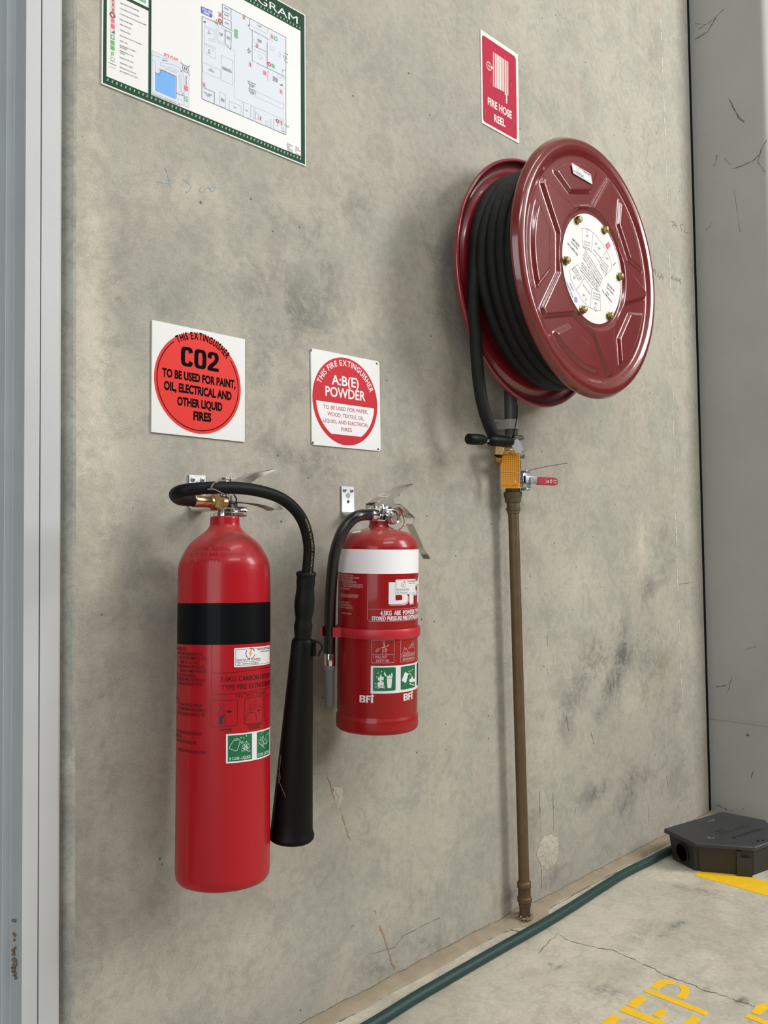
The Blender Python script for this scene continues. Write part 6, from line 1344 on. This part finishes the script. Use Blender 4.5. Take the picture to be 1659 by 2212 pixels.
box_uv(ua, ub_, zb, za, .0005, PK); a.line_uv([(ua, zm), (ub_, zm)], .0005, PK)
u2a = a.P(1025, 1100)[0]; wb_ = ub_-ua; box_uv(u2a, u2a+wb_, zb, za, .0005, PK); a.line_uv([(u2a, zm), (u2a+wb_, zm)], .0005, PK)
a.text_uv('1. PULL OUT', (ua+wb_*.06, zm-.0062), (ua+wb_*.68, zm-.0062), .0046, PK, 2, .004); a.text_uv('SAFETY PIN', (ua+wb_*.18, zm-.0128), (ua+wb_*.77, zm-.0128), .0046, PK, 2, .004)
a.text_uv('2. AIM NOZZLE AT BASE OF', (u2a+wb_*.04, zm-.0058), (u2a+wb_*.96, zm-.0058), .0046, PK, 2, .004); a.text_uv('FIRE FROM APPROX 2M', (u2a+wb_*.12, zm-.0124), (u2a+wb_*.9, zm-.0124), .0046, PK, 2, .004)
for L in ([(725, 1145), (745, 1152), (765, 1125), (752, 1112), (725, 1145)], [(762, 1115), (815, 1095), (880, 1080)], [(815, 1020), (820, 1070), (835, 1080), (830, 1025)], [(812, 1120), (848, 1118), (850, 1175)], [(812, 1120), (810, 1178)], [(810, 1145), (850, 1142)], [(820, 1100), (860, 1085), (885, 1062)], [(840, 1100), (870, 1135)], [(822, 1085), (812, 1108)]): a.line(L, .0006, PK)
for L in ([(1045, 1155), (1130, 1150)], [(1060, 1150), (1068, 1095), (1080, 1130), (1090, 1105), (1112, 1150)], [(1115, 1110), (1175, 1015)], [(1128, 1115), (1180, 1035)], [(1155, 1060), (1180, 1055), (1182, 1092), (1158, 1095), (1155, 1060)]): a.line(L, .0006, PK)
a.build('instruction_pictograms', B_.map, abe, .004)
a = B_.art(cT); u0_ = a.P(668, 1480)[0]; zt_, zb_ = a.P(668, 1318)[1], a.P(672, 1648)[1]
a.poly_uv([(u0_, zb_), (u0_+.118, zb_), (u0_+.118, zt_), (u0_, zt_)], WP, 2)
ga, gb = a.P(695, 1450)[0], a.P(965, 1450)[0]; g2 = a.P(1025, 1450)[0]; y0_, y1_ = a.P(700, 1618)[1], a.P(700, 1338)[1]
def rsq(u0_, u1_, m, d):
    r = .0022; pl = []
    for (cx, cy, a0) in ((u1_-r, y0_+r, -90), (u1_-r, y1_-r, 0), (u0_+r, y1_-r, 90), (u0_+r, y0_+r, 180)):
        pl += [(cx+r*math.cos(math.radians(a0+k*30)), cy+r*math.sin(math.radians(a0+k*30))) for k in range(4)]
    a.poly_uv(pl, m, d)
rsq(ga, gb, M_SAFE, 3); rsq(g2, g2+(gb-ga), M_SAFE, 3); g3 = g2+(g2-ga); rsq(g3, g3+(gb-ga), M_BLACK_PRINT, 3)
flame(a, 790, 1460, 64, WP, 4, fill=True); flame(a, 788, 1520, 70, WP, 4, fill=True); a.line([(752, 1560), (832, 1582)], .0016, WP, 4); a.line([(830, 1556), (755, 1584)], .0016, WP, 4); a.poly([(832, 1382), (848, 1420), (862, 1440), (840, 1442), (825, 1415)], WP, 4)
a.poly([(858, 1470), (922, 1468), (912, 1582), (868, 1584)], WP, 4); a.poly([(862, 1440), (920, 1440), (925, 1462), (857, 1464)], WP, 4); a.poly([(882, 1424), (900, 1424), (900, 1440), (882, 1440)], WP, 4); a.poly([(918, 1398), (932, 1430), (920, 1448), (908, 1420)], WP, 4)
for p in ((755, 1405), (797, 1385), (742, 1448), (728, 1532), (730, 1568)): drop(a, p[0], p[1], 12, WP, 4)
a.poly([(1075, 1390), (1115, 1412), (1085, 1525), (1035, 1492)], WP, 4); a.line([(1118, 1415), (1140, 1412), (1150, 1435)], .0012, WP, 4); flame(a, 1160, 1480, 60, WP, 4, fill=True); a.line([(1130, 1530), (1180, 1545)], .0016, WP, 4)
for p in ((1122, 1385), (1145, 1375), (1165, 1360)): drop(a, p[0], p[1], 10, WP, 4)
a.build('class_label', B_.map, abe, .004)
a = B_.art(cT); q0, q3 = a.P(960, 470), a.P(955, 288)
sticker('service_sticker', (Vector((q0[0], q0[1])), Vector((.052, 0)), Vector((0, q3[1]-q0[1]))), abe, B_.map, .004, 3)
# valve, gauge, handles, hose
bm = bmesh.new(); add_lathe(bm, [(.012, .376), (.0185, .3775), (.0190, .3800), (.0150, .3812), (.0150, .3850), (.0170, .3860), (.0170, .3890), (.0135, .3905), (.0125, .4060), (.0105, .4120), (.0080, .4135)], 40)
add_box(bm, (-.022, -.0085, .3885), (.020, .0085, .4055), .0025); add_cyl(bm, (.006, -.009, .3965), (.006, -.022, .3965), .0075, 24)
for k in range(10):
    t = k/10*2*math.pi; add_lathe(bm, [(0, -.002), (.002, 0), (0, .002)], 8, Matrix.Translation((.0165*math.cos(t), .0165*math.sin(t), .3875)))
vlv = obj('valve', bm, M_CHROME, abe)
yg = -.150
gc = B2(at_y(851, 1116, yg)); gdir = (Bi.to_3x3() @ Vector((.10, -1, .05))).normalized(); Mg = frame_to(gc-gdir*.010, gdir)
bm = bmesh.new(); add_lathe(bm, [(.0060, -.014), (.0060, 0), (.0125, .0005), (.0140, .002), (.0143, .010), (.0138, .0128), (.0126, .0136), (.0112, .0130), (.0108, .0105)], 44, Mg, False); gg = obj('pressure_gauge', bm, M_CHROME, abe)
bm = bmesh.new(); add_lathe(bm, [(.0110, .0085), (.0110, .0088)], 36, Mg); dl = obj('dial', bm, mat('gauge_dial', 'a08a86', .4), gg)
a = Art(); a.disc_uv((0, 0), .0092, M_ICONR, 1, .0078, 150, 240, 16); a.disc_uv((0, 0), .0092, M_SAFE, 1, .0078, 60, 120, 12); a.line_uv([(0, 0), (.001, .0075)], .0008, M_DKLINE, 2); a.build('dial_marks', lambda v: Mg @ Vector((v.x, v.y, .0089+v.z)), dl)
bm = bmesh.new(); add_lathe(bm, [(.0108, .0112), (.0070, .0128), (0, .0134)], 36, Mg, False)
gm = bpy.data.materials.new('clear_gauge_cover'); gm.use_nodes = True; pb_ = gm.node_tree.nodes['Principled BSDF']; pb_.inputs['Transmission Weight'].default_value = 1.0; pb_.inputs['Roughness'].default_value = .05; pb_.inputs['IOR'].default_value = 1.25
obj('gauge_cover', bm, gm, gg)
yv2 = -.1215
def gv(px, py, dy=0.0): return B2(at_y(px, py, yv2+dy))
wy2 = Bi.to_3x3() @ Vector((0, 1, 0))
cX = zc(780, 1040, 1659/160)
def gx(x, y, dy=0.0): return gv(*cX(x, y), dy)
bm = bmesh.new(); add_channel(bm, [gx(255, 470), gx(360, 400), gx(480, 330), gx(600, 262), gx(700, 210), gx(820, 140), gx(940, 85), gx(1060, 58)], wy2, [.026, .026, .027, .027, .026, .026, .025, .022], [.012, .012, .012, .011, .009, .007, .005, .0015], .0018); obj('squeeze_lever', bm, M_STEEL, abe)
bm = bmesh.new(); add_channel(bm, [gx(250, 520), gx(420, 520), gx(600, 505), gx(760, 512), gx(860, 560), gx(930, 640), gx(1010, 715), gx(1130, 800)], wy2, [.024, .024, .025, .026, .026, .026, .024, .018], [.018, .016, .008, .008, .009, .009, .006, .002], .0018); obj('carry_handle', bm, M_STEEL, abe)
for s_ in (-1, 1):
    bm = bmesh.new(); P = [gx(215, 480), gx(410, 480), gx(600, 350), gx(640, 480), gx(620, 560), gx(420, 620), gx(225, 600)]; M_ = wy2*s_*.0125
    lo = [bm.verts.new(p+M_) for p in P]; hi = [bm.verts.new(p+M_+wy2*.0016) for p in P]; bm.faces.new(lo[::-1]); bm.faces.new(hi)
    for i in range(7): bm.faces.new((lo[i], lo[(i+1) % 7], hi[(i+1) % 7], hi[i]))
    obj('handle_cheek', bm, M_STEEL, abe)
bm = bmesh.new(); add_lathe(bm, [(.0030, -.019), (.0030, .019)], 16, Matrix.Translation(gx(455, 600)) @ Matrix.Rotation(math.radians(90), 4, 'X')); add_lathe(bm, [(0, -.0035), (.003, -.0018), (.003, .0018), (0, .0035)], 14, Matrix.Translation(gx(452, 600, -.019))); obj('pivot_pin', bm, M_CHROME, abe)
bm = bmesh.new(); pr = [gx(385, 330, -.014), gx(470, 290, -.015), gx(540, 272, -.015), gx(600, 300, -.014), gx(590, 335, -.013), gx(500, 330, -.014), gx(410, 335, -.014)]
for p in spline(pr, 4): add_lathe(bm, [(0, -.0007), (.0007, 0), (0, .0007)], 6, Matrix.Translation(p))
add_tube(bm, spline(pr+[gx(620, 350, -.013), gx(655, 430, -.012)], 4), .0004, 5); obj('bead_seal', bm, M_WHITE_W, abe)
fo = B2(at_d(812, 1113, 1.565)); f1 = B2(at_d(797, 1111.5, 1.548)); fd = (f1-fo).normalized(); Mf = frame_to(fo, fd)
bm = bmesh.new(); add_lathe(bm, [(.0075, -.006), (.0078, .002), (.0082, .002), (.0120, .003), (.0122, .0195), (.0116, .021)], 32, Mf); fer = obj('hose_ferrule', bm, M_CHROME, abe)
bm = bmesh.new(); add_lathe(bm, [(.0095, -.0005), (.0095, .0028)], 24, Mf); obj('washer', bm, mat('fibre_washer', 'b7a27a', .6), fer)
hp = [fo+fd*.014, fo+fd*.022]+[B2(at_d(*q)) for q in ((775, 1114, 1.520), (758, 1124, 1.512), (741, 1146, 1.513), (729, 1175, 1.520), (721, 1210, 1.530), (716, 1260, 1.545), (713, 1320, 1.560), (712, 1375, 1.568), (711.5, 1414, 1.570))]
bm = bmesh.new(); add_tube(bm, spline(hp, 9), .0104, 22); obj('hose', bm, mat('glossy_black_hose', '121314', .28, 0, .5, coat=.3, bump=.25, bscale=600), abe)
nz0, nz1 = B2(at_d(711.3, 1411, 1.570)), B2(at_d(711, 1527, 1.572)); nd_ = nz1-nz0; NL = nd_.length; Mq = frame_to(nz0, nd_); f_ = lambda py: NL*(py-1411)/116
bm = bmesh.new(); add_lathe(bm, [(.0106, f_(1411)), (.0110, f_(1412)), (.0113, f_(1434)), (.0106, f_(1437.5))], 10, Mq); nf = obj('nozzle_ferrule', bm, M_CHROME, abe)
bm = bmesh.new(); add_lathe(bm, [(.0090, f_(1436)), (.0104, f_(1440)), (.0106, f_(1442)), (.0106, f_(1448)), (.0094, f_(1451)), (.0090, f_(1453)), (.0086, f_(1522)), (.0080, f_(1524)), (.0070, f_(1524.5)), (.0068, f_(1528)), (.0045, f_(1528)), (.0045, f_(1510))], 36, Mq, False); obj('nozzle', bm, M_NOZGREY, abe)
bm = bmesh.new(); cc_ = gx(1035, 858, -.02); p_ = [cc_+Vector((.0125*math.cos(t)*.80, -.0125*math.cos(t)*.62, .0130*math.sin(t))) for t in np.linspace(0, 2*math.pi, 41)[:-1]]; add_tube(bm, p_, .0006, 8, True); obj('pin_ring', bm, M_STEEL, abe)
bm = bmesh.new(); add_tube(bm, spline([gx(830, 570, -.012), gx(900, 680, -.016), gx(945, 790, -.018), gx(965, 900, -.018), gx(930, 1010, -.018), gx(860, 1075, -.016), gx(790, 1092, -.012), gx(690, 1050, -.004), gx(620, 1010, .004)], 7), .0008, 8)
for k in range(4): add_tube(bm, [gx(840+k*18, 575+k*22, -.014), gx(880+k*14, 600+k*24, -.017), gx(930-k*2, 640+k*22, -.018)], .0007, 6)
obj('pin_cord', bm, M_REDCORD, abe)
# the metal tally hanging from the ring
tl_root = thing('metal_tag', 'long bent stainless tag hanging at the shoulder of the shorter extinguisher', 'tag', at_y(*cX(1080, 950), -.075))
bm = bmesh.new(); P = [at_y(*cX(x, y), yy) for x, y, yy in ((1080, 950, -.125), (1130, 1060, -.112), (1200, 1210, -.095), (1270, 1370, -.082), (1330, 1500, -.075), (1400, 1610, -.076), (1475, 1735, -.080))]
L = []; wdir = Vector((.80, -.60, -.02)).normalized()
for p in spline(P, 5):
    L.append([bm.verts.new(p+wdir*s_*.0072+Vector((.0003*q, .0004*q, 0))) for s_, q in ((-1, 1), (1, 1), (1, -1), (-1, -1))])
for a_, b_ in zip(L, L[1:]):
    for k in range(4): bm.faces.new((a_[k], a_[(k+1) % 4], b_[(k+1) % 4], b_[k]))
bm.faces.new(L[0]); bm.faces.new(L[-1][::-1]); wpart('strip', bm, M_STEEL, tl_root)

# ================================================================== BAIT BOX AND GARDEN HOSE
zl = .080
bA = at_z(1433, 1790, zl); ex_ = Vector((.981, -.202, 0)).normalized(); en_ = Vector((ex_.y, -ex_.x, 0))
bait = thing('bait_station', 'charcoal plastic rodent bait box on the floor in the corner', 'bait box', (bA.x, bA.y, 0), (0, 0, math.atan2(ex_.y, ex_.x)))
# in the box's own frame x runs along its back edge, -y towards the room
OUT = [(0, 0), (.267, 0), (.2965, -.121), (.197, -.234), (.070, -.234), (-.0290, -.121)]
def inset(P, d):
    n = len(P); out = []
    for i in range(n):
        p = Vector(P[i]); a_ = (Vector(P[i-1])-p).normalized(); b_ = (Vector(P[(i+1) % n])-p).normalized(); bi = (a_+b_).normalized(); s_ = math.sqrt(max(1e-6, (1-a_.dot(b_))/2)); out.append(tuple(p+bi*d/s_))
    return out
bm = bmesh.new(); lv = [(inset(OUT, .0005), zl-.010), (OUT, zl-.008), (OUT, zl-.0025), (inset(OUT, .002), zl), (inset(OUT, .012), zl+.0004), (inset(OUT, .06), zl+.0012)]
rings = [[bm.verts.new((x, y, z)) for x, y in P] for P, z in lv]
for a_, b_ in zip(rings, rings[1:]):
    for k in range(6): bm.faces.new((a_[k], a_[(k+1) % 6], b_[(k+1) % 6], b_[k]))
bm.faces.new(rings[-1]); bm.faces.new(rings[0][::-1]); bmesh.ops.bevel(bm, geom=[e for e in bm.edges if abs(e.verts[0].co.z-e.verts[1].co.z) > .003], offset=.004, segments=2, affect='EDGES'); lid = obj('lid', bm, M_BAIT, bait)
for (x, y) in ((.118, -.213), (.135, -.217)):
    bm = bmesh.new(); add_box(bm, (x-.004, y-.0022, zl+.0002), (x+.004, y+.0022, zl+.0012)); obj('key_slot', bm, M_DARKHOLE, lid)
a = Art(step=.0003)
for k, (s_, x0_, x1_, y_, h_) in enumerate((('WARNING', .090, .130, -.105, .007), ('TAMPER RESISTANT', .080, .135, -.118, .005), ('RODENT BAIT STATION', .080, .140, -.128, .004), ('DO NOT TOUCH', .150, .200, -.120, .005), ('KEEP CLEAR OF CHILDREN', .150, .205, -.130, .004), ('MAY CONTAIN RODENT BAIT', .085, .215, -.165, .0085))): a.text_uv(s_, (x0_, y_), (x1_, y_), h_, M_BAITBODY, 1, .02)
a.build('embossed_lettering', lambda v: Vector((v.x, v.y, zl+.0014+v.z)), lid)
a = Art(step=.0002); SM = mat('grey_smear', '7d7d7b', .7)
for (x, y, l_) in ((.026, -.128, .022), (.030, -.120, .010), (.150, -.035, .012), (.162, -.040, .010), (.17, -.03, .012)): a.line_uv([(x, y), (x+l_*.5, y-.004), (x+l_, y-.001)], .003, SM, 1)
a.build('smear', lambda v: Vector((v.x, v.y, zl+.0014+v.z)), lid)
bm = bmesh.new(); top, bot = inset(OUT, .008), inset(OUT, .014)
rings = [[bm.verts.new((x, y, z)) for x, y in P] for P, z in ((bot, .0008), (top, zl-.009))]
for k in range(6): bm.faces.new((rings[0][k], rings[0][(k+1) % 6], rings[1][(k+1) % 6], rings[1][k]))
bm.faces.new(rings[0][::-1]); bm.faces.new(rings[1]); bmesh.ops.bevel(bm, geom=[e for e in bm.edges if abs(e.verts[0].co.z-e.verts[1].co.z) > .03], offset=.008, segments=3, affect='EDGES'); box = obj('body', bm, M_BAITBODY, bait)
# entry hole on the near left side: a black disc in place of the shade inside
p5, p0_ = Vector(inset(OUT, .011)[5]).to_3d(), Vector(inset(OUT, .011)[0]).to_3d(); mid = p5.lerp(p0_, .47); mid.z = .036; nrm = Vector((p0_.y-p5.y, -(p0_.x-p5.x), 0)).normalized()
if nrm.x > 0: nrm = -nrm
bm = bmesh.new(); Mh_ = frame_to(mid-nrm*.0095, (nrm+Vector((0, 0, -.086))).normalized(), (0, 0, 1)) @ Matrix.Diagonal((1.05, 1.15, 1, 1)); add_lathe(bm, [(.0205, .0142), (.0232, .0144), (.0232, .0112), (.0205, .0110)], 40, Mh_, False); obj('entry_rim', bm, M_BAITBODY, box)
bm = bmesh.new(); add_lathe(bm, [(.0215, .0132), (.0, .0132)], 40, Mh_, False); obj('entry_hole', bm, M_DARKHOLE, box)
# lock recess on the front-left diagonal
q4, q5 = Vector(inset(OUT, .011)[4]).to_3d(), Vector(inset(OUT, .011)[5]).to_3d(); dd = (q4-q5).normalized(); nn = Vector((dd.y, -dd.x, 0)); nn = nn if nn.y < 0 else -nn
bm = bmesh.new()
for f0, f1, hz in ((.72, .995, .066),):
    c_ = q5.lerp(q4, (f0+f1)/2); Lh = (q4-q5).length*(f1-f0)/2
    add_box(bm, (-Lh, -.010, .001), (Lh, .006, .050), .003); add_box(bm, (-Lh, -.010, .050), (-Lh+.012, .006, .066), .002)
    xf(bm, Matrix.Translation((c_.x, c_.y, 0)) @ Matrix((dd, -nn, Vector((0, 0, 1)))).transposed().to_4x4())
obj('lock_housing', bm, M_BAITBODY, box)
HP = [at_z(*q, .0112) for q in ((560, 2352), (700, 2270), (805, 2212), (900, 2153), (1000, 2095), (1080, 2049), (1160, 2004), (1230, 1962), (1300, 1917), (1350, 1886), (1400, 1861))]
HP += [Vector((2.255, -.0715, .0112)), Vector((2.31, -.0735, .0112)), Vector((2.42, -.083, .0112)), Vector((2.53, -.098, .0112)), Vector((2.65, -.10, .0125))]
bm = bmesh.new(); add_tube(bm, [Vector((-.9, -.42, .0112)), Vector((-.4, -.30, .0112))]+spline(HP, 10), .0108, 22)
tag(obj('garden_hose', bm, M_GREENHOSE, None), 'dark green garden hose lying along the floor near the foot of the wall', 'garden hose')
bpy.context.view_layer.update()
